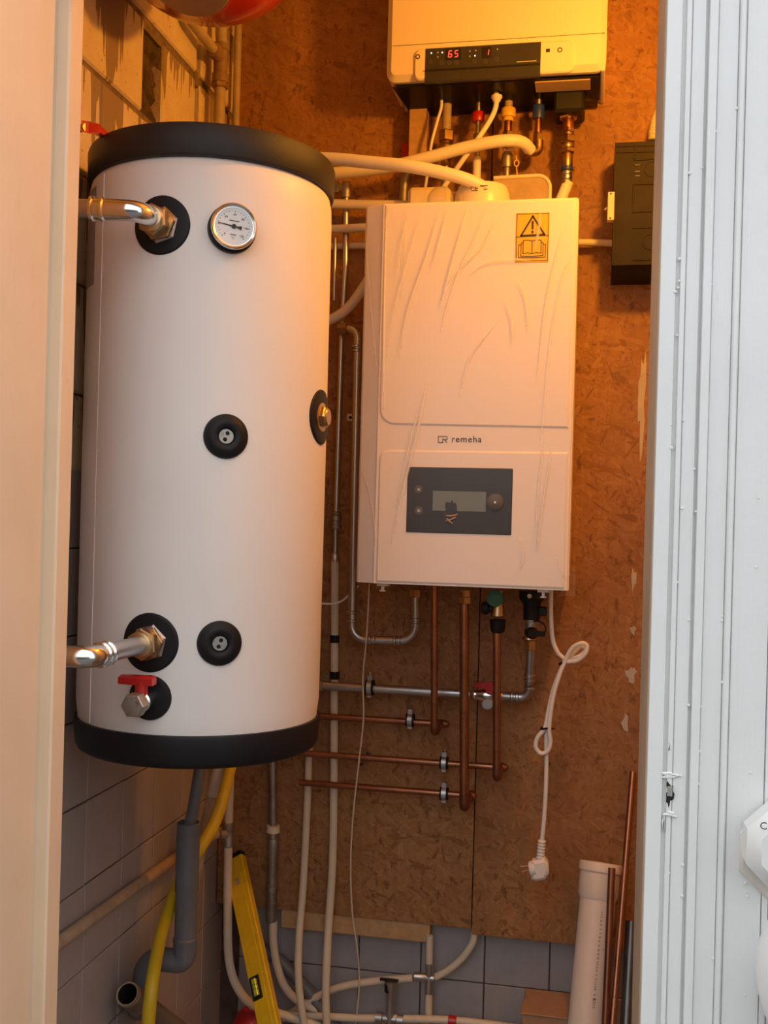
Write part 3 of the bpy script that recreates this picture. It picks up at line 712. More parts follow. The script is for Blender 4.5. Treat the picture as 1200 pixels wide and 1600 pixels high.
seg = []
for cr in creases:
    pts = [bp(*q_) for q_ in cr]; pts = spline(pts, 5); hgt = random.uniform(.0012, .0024); wd = random.uniform(.0016, .0026)
    for k in range(len(pts) - 1): seg.append((pts[k].x, pts[k].z, pts[k + 1].x, pts[k + 1].z, hgt * math.sin(math.pi * (k + .5) / (len(pts) - 1)) ** .5, wd))
H = {}
fx0, fx1, fz0, fz1 = bl + .002, br_ + .001, bzb - .001, bzt + .0035
dx, dz = (fx1 - fx0) / NX, (fz1 - fz0) / NZ
for (xa, za, xb_, zb_, hg, wd) in seg:
    i0, i1 = int((min(xa, xb_) - fx0 - .008) / dx), int((max(xa, xb_) - fx0 + .008) / dx) + 1; k0, k1 = int((min(za, zb_) - fz0 - .008) / dz), int((max(za, zb_) - fz0 + .008) / dz) + 1
    ex, ez = xb_ - xa, zb_ - za; L2 = ex * ex + ez * ez + 1e-12
    for i in range(max(0, i0), min(NX, i1) + 1):
        for k in range(max(0, k0), min(NZ, k1) + 1):
            X, Z = fx0 + i * dx, fz0 + k * dz; t = min(1, max(0, ((X - xa) * ex + (Z - za) * ez) / L2)); d2 = (X - xa - t * ex) ** 2 + (Z - za - t * ez) ** 2
            v_ = hg * math.exp(-d2 / wd ** 2); H[(i, k)] = max(H.get((i, k), 0), v_)
for i in range(NX + 1):
    for k in range(NZ + 1):
        X, Z = fx0 + i * dx, fz0 + k * dz; y = BF - .0075 if (a.x - .2 < X) else BF
        base = BY + .0145 * max(0, (bst - X) / (bst - bl)) - .0072
        y = base - H.get((i, k), 0) - .0006 * noise.noise(V((X * 18, 1, Z * 9)))
        mb.v.append(V((X, y, Z)))
for i in range(NX):
    for k in range(NZ): b = i * (NZ + 1) + k; mb.f.append([b, b + 1, b + NZ + 2, b + NZ + 1])
fo = mb.build('protective_film', 'film', blr, 180, label='clear creased protective film')
ca = fo.data.attributes.new('crease', 'FLOAT', 'POINT')
for i in range(NX + 1):
    for k in range(NZ + 1): ca.data[i * (NZ + 1) + k].value = min(1, H.get((i, k), 0) / .0016)
# film flap at the lower right, cover tabs
MB().prism([V((br_ - .012, BY + .004, bzb + .004)), V((br_ + .010, BY + .03, bzb + .05)), V((br_ + .013, BY + .035, bzb - .012)), V((br_ - .02, BY + .02, bzb - .013))], V((.0004, .0006, 0))).build('film_flap', 'film', blr)
for px in (594, 848):
    c = bp(px, 915 + (px - 594) * .05); c.y = BY + .03
    MB().box((c.x - .012, c.y - .008, bzb - .007), (c.x + .012, c.y + .02, bzb + .002), .001).box((c.x - .003, c.y - .006, bzb - .016), (c.x + .003, c.y + .002, bzb - .005), .001).box((c.x - .006, c.y - .007, bzb - .018), (c.x + .006, c.y + .003, bzb - .0155), .0005).build('cover_tab', 'whitep', blr)

# things lying on the boiler
fc = PY(754, 300, 2.27); ztop = bzt - .004
fa = thing('flue_adapter', 'round white flue adapter with printed marks on top of the boiler', 'adapter', (fc.x, fc.y, ztop))
hh = PY(750, 283, 2.22).z - ztop
MB().lathe((fc.x, fc.y, ztop), ZV, [(0, .060), (hh * .55, .060), (hh * .8, .058), (hh, .052), (hh, .048)], 56).build('collar', 'shell', fa)
MB().lathe((fc.x, fc.y, ztop), ZV, [(0, .064), (.012, .064), (.014, .060)], 48).build('flange', 'shell', fa)
for px in (717, 781):
    c = PY(px, 302, fc.y - .056); MB().box((c.x - .0015, fc.y - .0605 + (0.03 if px > 770 else .026), ztop + .004), (c.x + .0015, fc.y - .02, ztop + hh * .78), .0005).build('rib', 'shell', fa)
for s_, px, py, sz in (('CE', 741, 295, .014),): c = PY(px, py, fc.y - .0603); text('printed_mark', s_, sz, c, XV, ZV, 'ink', fa)
c = PY(756, 290, fc.y - .0605); MB().obox(c, XV * .008, YV * .0003, ZV * .001).obox(c + V((.004, .0005, -.007)), XV * .004, YV * .0003, ZV * .0008).build('printed_line', 'ink', fa)
gb = PY(690, 304, 2.20); R_ = .030; gb.z = ztop + R_
tag(MB().lathe(gb, V((.9, -.3, .05)), [(-R_, 0)] + [(-R_ * math.cos(k * math.pi / 12), R_ * math.sin(k * math.pi / 12)) for k in range(1, 11)] + [(R_ * .98, .013), (R_ * 1.5, .013), (R_ * 1.55, .011)], 32).build('glass_bulb', 'glass'), 'clear glass bulb lying on top of the boiler left of the flue adapter', 'bulb')
# beige tray: open shallow dish with rounded right end
t0, t1 = PY(786, 300, 2.36), PY(860, 290, 2.36); tz1 = PY(820, 281, 2.36).z
pts = [V((t0.x - .02, 2.345, ztop)), V((t1.x, 2.345, ztop))] + [V((t1.x - .028 + .028 * math.cos(a_), 2.345, tz1 - .028 + .028 * math.sin(a_))) for a_ in [k * math.pi / 16 for k in range(9)]] + [V((t0.x - .02, 2.345, tz1 - .002))]
tr = thing('plastic_tray', 'beige plastic tray standing on edge on the boiler, right of the flue adapter', 'tray', ((t0.x + t1.x) / 2, 2.36, ztop))
MB().prism(pts, V((0, .018, 0)), .003).build('dish', 'dish', tr)
MB().tube([V((p_.x, 2.345, p_.z + .0035)) for p_ in pts[1:]], .0042, 10).build('rim', 'tray', tr)
o = MB().box((PY(640, 310, 2.36).x, 2.33, ztop), (PY(706, 310, 2.36).x, 2.39, PY(680, 297, 2.36).z), .008).build('junction_cover', 'tray'); tag(o, 'low beige cover on the boiler behind the clear glass bulb', 'cover')

# ------------------------------------------------------------------ upper heater
HY = 2.26
hl, hr = PY(604, 60, HY).x, PY(948, 60, HY).x; hz = PY(775, 117, HY).z
ht = thing('combi_heater', 'white wall heater with red 65 display, above the boiler', 'heater', ((hl + hr) / 2, 2.36, hz))
def rrect(x0, x1, z0, z1, r, y, n=6):
    out = []
    for (cx_, cz_, a0) in ((x1 - r, z0 + r, -math.pi / 2), (x1 - r, z1 - r, 0), (x0 + r, z1 - r, math.pi / 2), (x0 + r, z0 + r, math.pi)):
        for k in range(n + 1): a_ = a0 + math.pi / 2 * k / n; out.append(V((cx_ + r * math.cos(a_), y, cz_ + r * math.sin(a_))))
    return out
# shell: front plate plus side walls, open underneath
HT = 2.90
MB().prism(rrect(hl, hr, hz, HT, .022, HY + .022), V((0, -.022, 0)), .012).build('front', 'shell', ht)
MB().box((hl + .001, HY + .012, hz + .012), (hl + .012, YO - .012, HT), .003).box((hr - .012, HY + .012, hz + .002), (hr - .001, YO - .002, HT), .003).box((hl + .01, HY + .02, HT - .02), (hr - .01, YO - .001, HT)).box((hl + .01, YO - .012, hz + .006), (hr - .01, YO - .001, HT)).build('side_shell', 'shell', ht)
MB().box((hl + .012, HY + .018, hz + .10), (hr - .012, YO - .012, hz + .106)).build('inner_plate', 'dark', ht)
# smoked cover under the controls
sm0, sm1 = PY(612, 130, HY).x, PY(933, 118, HY).x; zl0 = hz - .005
MB().prism([V((hl + .012, HY + .02, zl0)), V((hr - .014, HY + .02, zl0)), V((hr - .016, 2.445, zl0 - .002)), V((hl + .03, 2.445, zl0 - .002))], V((0, 0, -.003)), .001).build('smoked_cover', 'smoke', ht)
a, b = PY(836, 122, HY + .03), PY(922, 140, HY + .03)
MB().box((a.x, HY + .025, zl0 - .006), (b.x, HY + .078, zl0 - .0032), .0005).build('rating_strip', 'amber', ht)
hf = HY
def hp(px, py, y=HY): return PY(px, py, y)
# bezel and control strip
bz1 = hp(775, 71).z; bz0 = hp(775, 118).z
MB().prism(rrect(hp(648, 95).x, hp(897, 90).x, bz0 - .003, bz1, .014, hf + .004), V((0, -.010, 0)), .003).build('bezel', 'shell', ht)
d0, d1 = hp(665, 100).x, hp(845, 95).x
ds = MB().prism([V((d0, hf + .002, hp(750, 114).z - .018)), V((d1, hf + .002, hp(750, 114).z - .018)), V((d1, hf + .002, hp(750, 73).z)), V((d0, hf + .002, hp(750, 73).z))], V((0, -.011, 0)), .0025).build('control_strip', 'dark', ht)
MB().box((d0 + .001, hf - .0115, hp(750, 108).z - .002), (d1 - .001, hf - .008, hp(750, 108).z + .001)).build('hinge_line', 'hole', ds)
FY = hf - .0095
def seg7(px, py, ch, hgt, par):
    c = hp(px, py); w_ = hgt * .5; mb = MB(); sl = .12
    on = {'6': 'afgedc', '5': 'afgcd', '1': 'bc'}[ch]
    S = dict(a=((-1, 1), (1, 1)), b=((1, 1), (1, 0)), c=((1, 0), (1, -1)), d=((-1, -1), (1, -1)), e=((-1, 0), (-1, -1)), f=((-1, 1), (-1, 0)), g=((-1, 0), (1, 0)))
    for s_ in on:
        (x0, z0), (x1, z1) = S[s_]; p_ = V((c.x + x0 * w_ / 2 + z0 * hgt * sl / 2, FY - .0004, c.z + z0 * hgt / 2)); q_ = V((c.x + x1 * w_ / 2 + z1 * hgt * sl / 2, FY - .0004, c.z + z1 * hgt / 2)); d_ = q_ - p_
        mb.obox((p_ + q_) / 2, d_ * .42, d_.normalized().cross(YV) * .0009, YV * .0003)
    mb.build('digit', 'red_led', par)
for px0, px1, pyc in ((697, 721, 87.5), (754, 768, 85)):
    a, b = hp(px0, pyc - 8), hp(px1, pyc + 8); MB().box((a.x, FY - .0004, b.z), (b.x, FY + .002, a.z)).build('digit_window', 'hole', ds)
seg7(704.5, 87.5, '6', .0135, ds); seg7(714, 87, '5', .0135, ds); seg7(762, 85, '1', .012, ds)
for px, py, m_ in ((675, 86, 'white_led'), (692, 85, 'white_led'), (743, 90, 'white_led'), (685, 92, 'greydot'), (685, 85, 'greydot'), (735, 83, 'greydot'), (735, 91, 'greydot'), (744, 82, 'greydot'), (778, 80, 'greydot')):
    c = hp(px, py); MB().lathe(V((c.x, FY, c.z)), -YV, [(-.001, .0016), (.0005, .0016), (.0007, 0)], 8).build('led', m_, ds)
for px, py in ((674, 100), (691, 101), (703, 101), (714, 100.5), (742, 99), (759, 99), (777, 95)):
    c = hp(px, py); MB().lathe(V((c.x, FY, c.z)), -YV, [(-.001, .0042), (.0004, .0042), (.0004, .0032), (.0002, .0032)], 16, cap=False).obox(V((c.x, FY - .0004, c.z)), XV * .0016, YV * .0003, ZV * .0005).build('button', 'grey', ds)
c = hp(823, 99); MB().obox(V((c.x, FY - .0002, c.z)), XV * .021, YV * .0003, ZV * .0010).build('maker_line', 'greydot', ds)
for px, py, k in ((653.5, 90.5, 0), (875, 80, 0), (856.5, 81, 1)):
    c = hp(px, py); c.y = hf - .0062
    (MB().lathe(c, -YV, [(-.001, .0055), (.0006, .0052), (.0006, .0035), (-.0005, .003), (-.0005, 0)], 16) if not k else MB().obox(c, XV * .004, YV * .001, ZV * .0035)).build('screw', 'dark', ht)
# seam across the front
c0 = hp(775, 62); MB().box((hl + .014, hf - .0004, c0.z - .0006), (hr - .004, hf + .001, c0.z + .0006)).build('front_seam', 'grey', ht)

# ------------------------------------------------------------------ pipework helpers
def pipe(name, label, cat, pts, r, mat, rad=0.0, group=None, seg=16, smooth=False):
    o = MB().tube(spline(pts) if smooth else pts, r, seg, 0 if smooth else rad).build(name, mat, None, 60); return tag(o, label, cat, group)
def clamp(px, py, Y, r, label, ax=XV, stud=ZV, par=None, dbl=False):
    c = PY(px, py, Y); t = thing('pipe_clamp', label, 'clamp', c); w_ = .0095
    MB().lathe(c, ax, [(-w_, r + .0008), (-w_, r + .0072), (w_, r + .0072), (w_, r + .0008)], 22, cap=False).build('rubber_lining', 'rubber', t)
    MB().lathe(c, ax, [(-w_ * .55, r + .006), (-w_ * .55, r + .0088), (w_ * .55, r + .0088), (w_ * .55, r + .006)], 22, cap=False).obox(c + ZV * (r + .013), XV * .006, YV * .007, ZV * .006, .001).obox(c - ZV * (r + .010), XV * .0055, YV * .007, ZV * .003, .001).build('band', 'galv', t)
    MB().tube([c + ZV * (r + .008) - YV * .001, c + ZV * (r + .026) - YV * .001], .0028, 8).hexp(c + ZV * (r + .014), ZV, 0, .005, .006).build('screw', 'chrome', t)
    MB().tube([c + YV * (r + .003), V((c.x, YO, c.z))], .004, 8).build('stud', 'galv', t)
    return t

# heater outlets --------------------------------------------------
YH = 2.385
def fit(px, py, Y, spec, name, label, cat, ax=-ZV):
    """spec rows: (part name, material, kind, [(from px y, to px y, radius)])"""
    base = PY(px, py, Y); t = thing(name, label, cat, base)
    for nm, m_, kd, rows in spec:
        for ya, yb, r in rows:
            mb = MB()
            za, zb_ = PY(px, ya, Y).z, PY(px, yb, Y).z; o_ = V((base.x, Y, za))
            if kd == 'hex': mb.hexp(o_, -ZV, 0, za - zb_, r)
            else: mb.lathe(o_, -ZV, [(0, r * .93), ((za - zb_) * .12, r), ((za - zb_) * .88, r), (za - zb_, r * .93)], 20)
            mb.build(nm, m_, t)
    return t
fit(699, 150, YH, [('pipe', 'painted_pipe', 0, [(112, 208, .0105)]), ('union_nut', 'bronze', 'hex', [(205, 222, .0185)]), ('valve_body', 'bronze', 0, [(222, 250, .014), (250, 268, .0105)]), ('side_port', 'bronze', 0, [(226, 238, .018)]), ('lower_joint', 'oldsteel', 0, [(268, 320, .010)])],
    'gas_valve', 'brass gas valve and pipe under the left of the heater', 'valve')
fit(748, 150, YH, [('tail', 'galv', 0, [(118, 176, .006), (190, 250, .006)]), ('red_collar', 'red', 0, [(176, 191, .0145)]), ('nut', 'oldsteel', 'hex', [(210, 232, .011)]), ('hose_end', 'hose', 0, [(246, 300, .0095)])],
    'heating_outlet', 'heater outlet with red collar and short white hose', 'outlet')
t = fit(795, 150, YH, [('tail', 'painted_pipe', 0, [(118, 172, .009)]), ('gas_tap', 'yellowp', 0, [(170, 184, .0165), (184, 190, .012)]), ('pipe', 'copper', 0, [(184, 212, .0085)]), ('nut', 'bronze', 'hex', [(206, 218, .0125), (222, 236, .012)]), ('body', 'oldsteel', 0, [(214, 224, .011), (240, 262, .012), (262, 285, .008)])],
    'gas_outlet', 'heater outlet with yellow tap collar and hanging yellow ring', 'outlet')
c = PY(795, 236, YH); MB().obox(c - YV * .008, XV * .012, YV * .002, ZV * .0035, .001).build('tap_lever', 'cream_p', t)
c = PY(807, 255, YH - .012); MB().tube([c + (XV * math.cos(a_) * .005 + ZV * math.sin(a_) * .007) for a_ in [k * math.pi / 8 for k in range(16)]], .0016, 8, closed=True).tube([c + ZV * .007, PY(806, 240, YH - .008)], .0016, 6).tube([c - ZV * .007, PY(808, 276, YH - .012)], .0016, 6).build('hanging_ring', 'yellowp', t)
t = fit(842, 150, YH, [('blue_collar', 'blue', 0, [(165, 186, .0135)]), ('tail', 'galv', 0, [(118, 166, .007)]), ('pipe', 'copper', 0, [(184, 214, .0078)]), ('nut', 'bronze', 'hex', [(208, 224, .0115)])],
    'water_outlet', 'heater outlet with blue collar, copper tube and brass elbow', 'outlet')
e0 = PY(842, 220, YH); e1 = PY(841, 238, YH); e2 = PY(826, 236, YH - .012)
MB().tube([e0, e1, e2], .0105, 16, .014).hexp(e2, (e2 - e1), -.004, .007, .0135).build('elbow', 'bronze', t)
t = fit(889, 150, YH, [('collar', 'brass', 'hex', [(176, 186, .0215)]), ('pipe', 'copper', 0, [(184, 207, .0125)]), ('nut', 'bronze', 'hex', [(200, 208, .014), (212, 224, .0175), (232, 240, .017)]), ('body', 'bronze', 0, [(208, 214, .014), (224, 233, .015), (240, 262, .0125)]), ('blue_ring', 'blue', 0, [(261, 267, .0135)]), ('press_sleeve', 'galv', 0, [(267, 274, .0115), (274, 281, .0122), (281, 288, .0115)])],
    'water_outlet', 'tall copper and brass coupling stack under the right of the heater', 'outlet')
a = PY(866, 138, 2.36); b = PY(913, 176, 2.36)
MB().box((a.x, 2.345, b.z), (b.x, 2.43, a.z + .02), .006).build('connector_box', 'blackp', t, label='dark square connector at the top')
pipe('white_hose', 'short white hose leaving the copper and brass coupling stack', 'hose', [PY(888, 284, YH), PY(884, 294, YH), PY(872, 325, YH - .01), PY(868, 350, YH - .02)], .0125, 'hose', smooth=True)
# white hoses and cables across the top
pipe('white_hose', 'white hose crossing in front, ending on the flue adapter', 'hose', pp([(385, 255, 2.30), (430, 250, 2.25), (510, 248, 2.22), (580, 254, 2.2), (640, 260, 2.19), (700, 272, 2.2), (738, 284, 2.215), (760, 296, 2.23)], 2.2), .0135, 'hose', smooth=True)
pipe('white_hose', 'white hose arching behind to the brass elbow below the blue collar', 'hose', pp([(388, 284, 2.37), (440, 279, 2.36), (522, 271, 2.35), (600, 262, 2.34), (670, 246, 2.33), (730, 230, 2.33), (785, 220, 2.33), (815, 222, 2.345), (829, 235, 2.372)], 2.3), .0135, 'hose', smooth=True)
cb = pipe('white_cable', 'white cable hanging from the grommet under the heater', 'cable', pp([(765, 112, 2.33), (772, 135, 2.335), (776, 152, 2.34), (772, 175, 2.34), (755, 205, 2.335), (728, 243, 2.34), (700, 283, 2.36), (684, 306, 2.37)], 2.34), .0058, 'cable', smooth=True)
c = PY(776, 152, 2.34); MB().lathe(c + ZV * .004, V((0, .1, -1)), [(0, .012), (.005, .0125), (.008, .010), (.014, .008)], 20).build('grommet', 'whitep', cb)
pipe('white_cable', 'thin white cable hanging beside the brass gas valve', 'cable', pp([(682, 120, 2.37), (690, 160, 2.36), (683, 190, 2.36), (674, 225, 2.36), (668, 270, 2.38), (660, 320, 2.41)], 2.36), .0035, 'cable', smooth=True)
pipe('grey_hose', 'grey hose behind the crossing white hoses, under the upright batten', 'hose', pp([(640, 262, 2.42), (632, 285, 2.425), (630, 330, 2.42), (632, 380, 2.42)], 2.42), .011, 'oldsteel', smooth=True)
pipe('white_pipe', 'upper white pipe running level behind the top of the boiler', 'pipe', pp([(384, 317), (520, 319), (568, 320), (640, 321)], 2.39), .0112, 'pex', smooth=True)
pipe('white_pipe', 'second white pipe running level behind the boiler', 'pipe', pp([(384, 364), (520, 358), (568, 356), (640, 354)], 2.385), .0098, 'pex', smooth=True)
pipe('white_hose', 'white hose curving down between tank and boiler', 'hose', pp([(600, 400), (566, 452), (545, 480), (520, 498), (490, 506), (450, 508), (386, 509)], 2.37), .0115, 'hose', smooth=True)
pipe('conduit', 'cream conduit running level along the board into the black box', 'conduit', pp([(386, 389), (470, 386), (560, 384), (700, 383), (905, 379), (972, 381)], 2.425), .0078, 'cream_p', smooth=True)

# pipes between tank and boiler -----------------------------------
Y1 = 2.405
t = thing('riser_pipe', 'steel riser between tank and boiler with a brass coupling', 'pipe', PY(533, 513, Y1))
MB().tube(pp([(541, 300), (540, 420), (534, 513), (530, 640), (525, 805)], Y1), .0072, 14).build('pipe', 'galv', t, 60)
cpl = PY(525, 812, Y1); MB().lathe(cpl, ZV, [(-.022, .010), (-.021, .0135), (-.012, .0135), (-.011, .011), (-.003, .011), (-.002, .0135), (.009, .0135), (.010, .011), (.016, .0125), (.02, .009)], 20).build('coupling', 'oldsteel', t)
MB().tube(pp([(524.5, 826), (523.5, 870)], Y1), .006, 12).build('tail', 'galv', t)
c = PY(541, 296, Y1); MB().lathe(c, ZV, [(-.02, .011), (.012, .012), (.014, .009), (.018, .009)], 16).tube([c, PY(524, 292, Y1), PY(505, 285, Y1)], .0105, 14).hexp(PY(526, 293, Y1), XV, -.006, .006, .015).build('top_tee', 'oldsteel', t)
pipe('steel_tube', 'short steel tube at the tank edge, left of the riser', 'pipe', pp([(524, 372), (522, 470)], 2.40), .0045, 'galv')
MB_ = thing('boiler_pipe', 'steel pipe running down beside the boiler and looping up beneath it', 'pipe', PY(535, 514, Y1 - .02))
Y2 = 2.375
a0, a1 = PY(531, 513, Y2), PY(559, 515, Y2); b0 = PY(549, 1000, Y2); c0 = PY(649, 1001, Y2); d0_ = PY(649, 922, Y2)
MB().tube([a0, a1, b0, c0, d0_], .0095, 16, .035).build('pipe', 'galv', MB_, 60)
mb = MB(); mb.hexp(PY(535, 514, Y2), XV, -.012, .012, .0145)
for px, py, ax in ((557, 541, ZV), (557.5, 548, ZV), (549.5, 957, ZV), (549.5, 970, ZV), (578, 1000, XV), (585, 1000, XV), (617, 1001, XV), (624, 1001, XV), (649, 968, ZV), (649, 976, ZV)):
    MB().lathe(PY(px, py, Y2), ax, [(-.004, .0095), (-.002, .0118), (.002, .0118), (.004, .0095)], 18, cap=False).build('press_ring', 'galv', MB_)
mb.build('tee_nut', 'bronze', MB_)
c = PY(649, 925, Y2); MB().hexp(c, ZV, -.012, .006, .014).build('nut', 'brass', MB_)
c = PY(549, 653, 2.40); t = thing('wall_clip', 'steel clip holding the pipe at the boiler side', 'clip', c)
MB().obox(c, XV * .009, YV * .010, ZV * .009, .0015).obox(c + XV * .017, XV * .008, YV * .011, ZV * .0045, .001).tube([c + YV * .005, V((c.x, YO, c.z))], .004, 8).build('bracket', 'galv', t)
MB().obox(c + V((.016, 0, .0085)), XV * .009, YV * .012, ZV * .0035).obox(c + V((.016, 0, -.0085)), XV * .009, YV * .012, ZV * .0035).lathe(c - YV * .010, -YV, [(0, .004), (.0015, .0038), (.0016, 0)], 12).build('lining', 'rubber', t)

Y3 = 2.435
t = thing('water_pipe', 'white tube dropping from the riser past two black clips to the floor', 'pipe', PY(523, 870, Y3))
MB().tube(spline(pp([(523.5, 866, 2.408), (523, 960, 2.425), (522.6, 1050), (522, 1120), (521.5, 1250), (519, 1360, 2.425), (512, 1470, 2.405), (509, 1560, 2.395), (513, 1640, 2.39)], Y3)), .0094, 16).build('tube', 'pex', t, 60)
for py, yy in ((998, 2.4295), (1055, 2.435)): c = PY(523, py, yy); MB().lathe(c, ZV, [(-.009, .0098), (-.009, .0112), (.009, .0112), (.009, .0098)], 18, cap=False).build('clip_band', 'rubber', t)
MB().lathe(PY(523.5, 868, 2.408), ZV, [(-.012, .0098), (.002, .0098), (.006, .0075)], 16).build('sleeve', 'galv', t)
pipe('water_pipe', 'white tube rising from the floor to below the tank, left of the other', 'pipe', pp([(494, 760), (487, 1100), (483, 1175), (480, 1260), (474, 1380, 2.425), (467, 1470, 2.405), (467, 1540, 2.395), (478, 1620, 2.39)], Y3), .0088, 'pex', smooth=True)
pipe('thin_cord', 'thin pale cord hanging from the boiler down to the floor tiles', 'cord', pp([(577, 912, 2.30), (573, 990, 2.33), (567, 1060, 2.37), (568, 1120, 2.38), (562, 1180, 2.385), (553, 1260, 2.39), (548, 1340, 2.4), (550, 1420, 2.41), (559, 1490, 2.42), (561, 1540, 2.43), (556, 1600, 2.44)], 2.4), .0019, 'pex', smooth=True, seg=8)
pipe('thin_cord', 'short white wire hooked between tank and boiler bottom corner', 'cord', pp([(380, 925, 2.38), (450, 934, 2.38), (505, 943, 2.38), (530, 941, 2.385), (545, 930, 2.39), (560, 915, 2.39)], 2.38), .0025, 'cable', smooth=True, seg=8)

# horizontal steel run with red valve
Y4 = 2.405
t = thing('steel_pipe', 'steel pipe run to the black boiler filter, with press fittings', 'pipe', PY(600, 1079, Y4))
q0, q1, q2, q3, q4 = PY(372, 1070, Y4), PY(735, 1085, Y4), PY(795, 1090, Y4), PY(826, 1091, Y4), PY(829, 1012, Y4 - .03)
zz_ = q1.z; q0.z = q2.z = q3.z = zz_
MB().tube([q0, q1], .0105, 16).build('pipe', 'galv', t, 60)
MB().tube([PY(770, 1087, Y4) * 1, q2, q3, q4], .0105, 16, .035).build('elbow_pipe', 'galv', t, 60)
mb = MB()
for p_, ax in ((PY(503, 1075, Y4), XV), (PY(800, 1090, Y4), XV), (PY(808, 1090, Y4), XV)): p_.z = zz_; MB().lathe(p_, ax, [(-.004, .0105), (-.002, .013), (.002, .013), (.004, .0105)], 18, cap=False).build('press_ring', 'galv', t)
for py in (1055, 1063, 1075): MB().lathe(PY(827.5, py, Y4 - .012), ZV, [(-.004, .0105), (-.002, .013), (.002, .013), (.004, .0105)], 18, cap=False).build('press_ring', 'galv', t)
vc = PY(762, 1088, Y4); vc.z = zz_
v = thing('red_valve', 'steel ball valve with red lever on the steel pipe run', 'valve', vc)
MB().lathe(vc, XV, [(-.034, .011), (-.030, .0135), (-.022, .0125), (-.012, .016), (.010, .016), (.020, .0125), (.028, .0135), (.034, .011)], 22).build('body', 'chrome', v)
c = PY(763, 1098, Y4 - .012); MB().lathe(c, -YV, [(0, .013), (.010, .0145), (.022, .0145), (.024, .012), (.024, 0)], 8).build('end_plug', 'oldsteel', v, label='dull eight-sided plug')
a_, b_ = PY(741, 1067, Y4 - .02), PY(772, 1082, Y4 - .02)
MB().prism([PY(741, 1067, Y4 - .02), PY(773, 1066, Y4 - .02), PY(773, 1087, Y4 - .02), PY(761, 1084, Y4 - .02), PY(758, 1077, Y4 - .02), PY(741, 1074, Y4 - .02)], V((0, .016, 0)), .003).build('lever', 'red', v)
clamp(578, 1074, Y4, .0105, 'steel pipe clamp on the grey steel pipe run')
clamp(641, 1125, 2.415, .0075, 'steel pipe clamp on the uppermost copper branch')
clamp(694, 1192, 2.415, .0075, 'upper pipe clamp of the pair, with dark blue head')
clamp(694, 1240, 2.415, .0075, 'lower pipe clamp of the pair, on the lowest copper branch')

def copper_drop(px, pytop, pxe, pyw, pxl, pyl, Yf, rv, label, topname=None):
    Yw = 2.415; wr = PY(pxe, pyw, Yw); wl_ = PY(pxl, pyl, Yw); wl_.z = wr.z; wl_.x = XL + .02 if pyl < 1200 else wl_.x
    tp_ = PY(px, pytop, Yf); fx_ = PY(px, pyw + 14, Yf).x; 
    t = thing('copper_pipe', label, 'pipe', tp_)
    MB().tube([tp_, V((fx_, Yf, wr.z + .0)), V((wr.x, Yw, wr.z)), ], rv, 16, .028).build('drop', 'copper', t, 60)
    MB().tube([V((wr.x + .004, Yw, wr.z)), wl_], .0075, 14).build('branch', 'copper', t, 60)
    MB().lathe(V((wr.x, Yw, wr.z)), -XV, [(-.020, 0), (-.017, rv * .8), (-.008, rv + .0022), (.012, rv + .0016), (.016, .0078)], 16).build('end_elbow', 'copper_dull', t)
    e = V((fx_, Yf, wr.z)); MB().tube([e + ZV * .03, e, e + (V((wr.x, Yw, wr.z)) - e) * .4], rv + .0012, 16, .026).build('front_elbow', 'copper_dull', t, 60)
    return t
copper_drop(678.5, 914, 689, 1131, 470, 1112, 2.31, .0078, 'copper pipe dropping from the boiler left of centre, shortest of three')
t = copper_drop(725.5, 925, 732, 1243, 468, 1218, 2.31, .0105, 'thickest copper pipe, longest of the three drops under the boiler')
c = PY(727, 930, 2.31); MB().hexp(c, ZV, -.014, .012, .0125).hexp(c - ZV * .003, ZV, -.016, .0, .0145).build('brass_nut', 'brass', t)
copper_drop(776.5, 985, 781, 1199, 468, 1176, 2.31, .0088, 'copper pipe dropping below the green capped valve')

# green capped filling valve
c = PY(778, 955, 2.31); t = thing('filling_valve', 'brass filling valve with green cap and black knob under the boiler', 'valve', c)
MB().lathe(c, ZV, [(-.012, .012), (-.010, .0155), (0, .0145), (.012, .0125), (.032, .013), (.045, .012)], 20).build('body', 'brass', t)
g = PY(774, 935, 2.29); MB().lathe(g + YV * .012, -YV, [(0, .017), (.010, .0185), (.018, .018), (.020, .015), (.020, 0)], 28).build('green_cap', 'green', t)
k_ = PY(759, 950, 2.31); MB().lathe(k_ - XV * .009, XV, [(0, .011), (.002, .014), (.014, .014), (.018, .009), (.03, .008)], 16).build('side_knob', 'blackp', t)
k_ = PY(778, 968, 2.31); MB().lathe(k_, -ZV, [(0, .0165), (.002, .018), (.018, .0165), (.026, .015), (.029, .011)], 18).build('hose_nut', 'blackp', t)
# black filter
Yq = 2.33
def qz(py): return PY(830, py, Yq).z
c = PY(831, 950, Yq); t = thing('boiler_filter', 'black filter with brass nut under the right of the boiler', 'filter', c)
MB().lathe(V((c.x, Yq, qz(922))), -ZV, [(0, .014), (.002, .029), (qz(922) - qz(934), .029), (qz(922) - qz(944), .019), (qz(922) - qz(968), .0185), (qz(922) - qz(969), .013)], 24).obox(PY(848, 955, Yq), XV * .009, YV * .009, ZV * .010, .002).build('body', 'blackp', t)
MB().lathe(V((c.x, Yq, qz(968))), -ZV, [(0, .0165), (.003, .017), (.004, .013), (qz(968) - qz(1000), .013)], 20).build('collar', 'oldsteel', t)
c2 = PY(828, 988, Yq); MB().lathe(c2 + YV * .004, V((.3, -1, 0)), [(0, .013), (.02, .0135), (.024, .010), (.0245, 0)], 18).obox(c2 + V((.018, -.012, -.001)), XV * .016, YV * .004, ZV * .0055, .002).build('tap_handle', 'blackp', t)
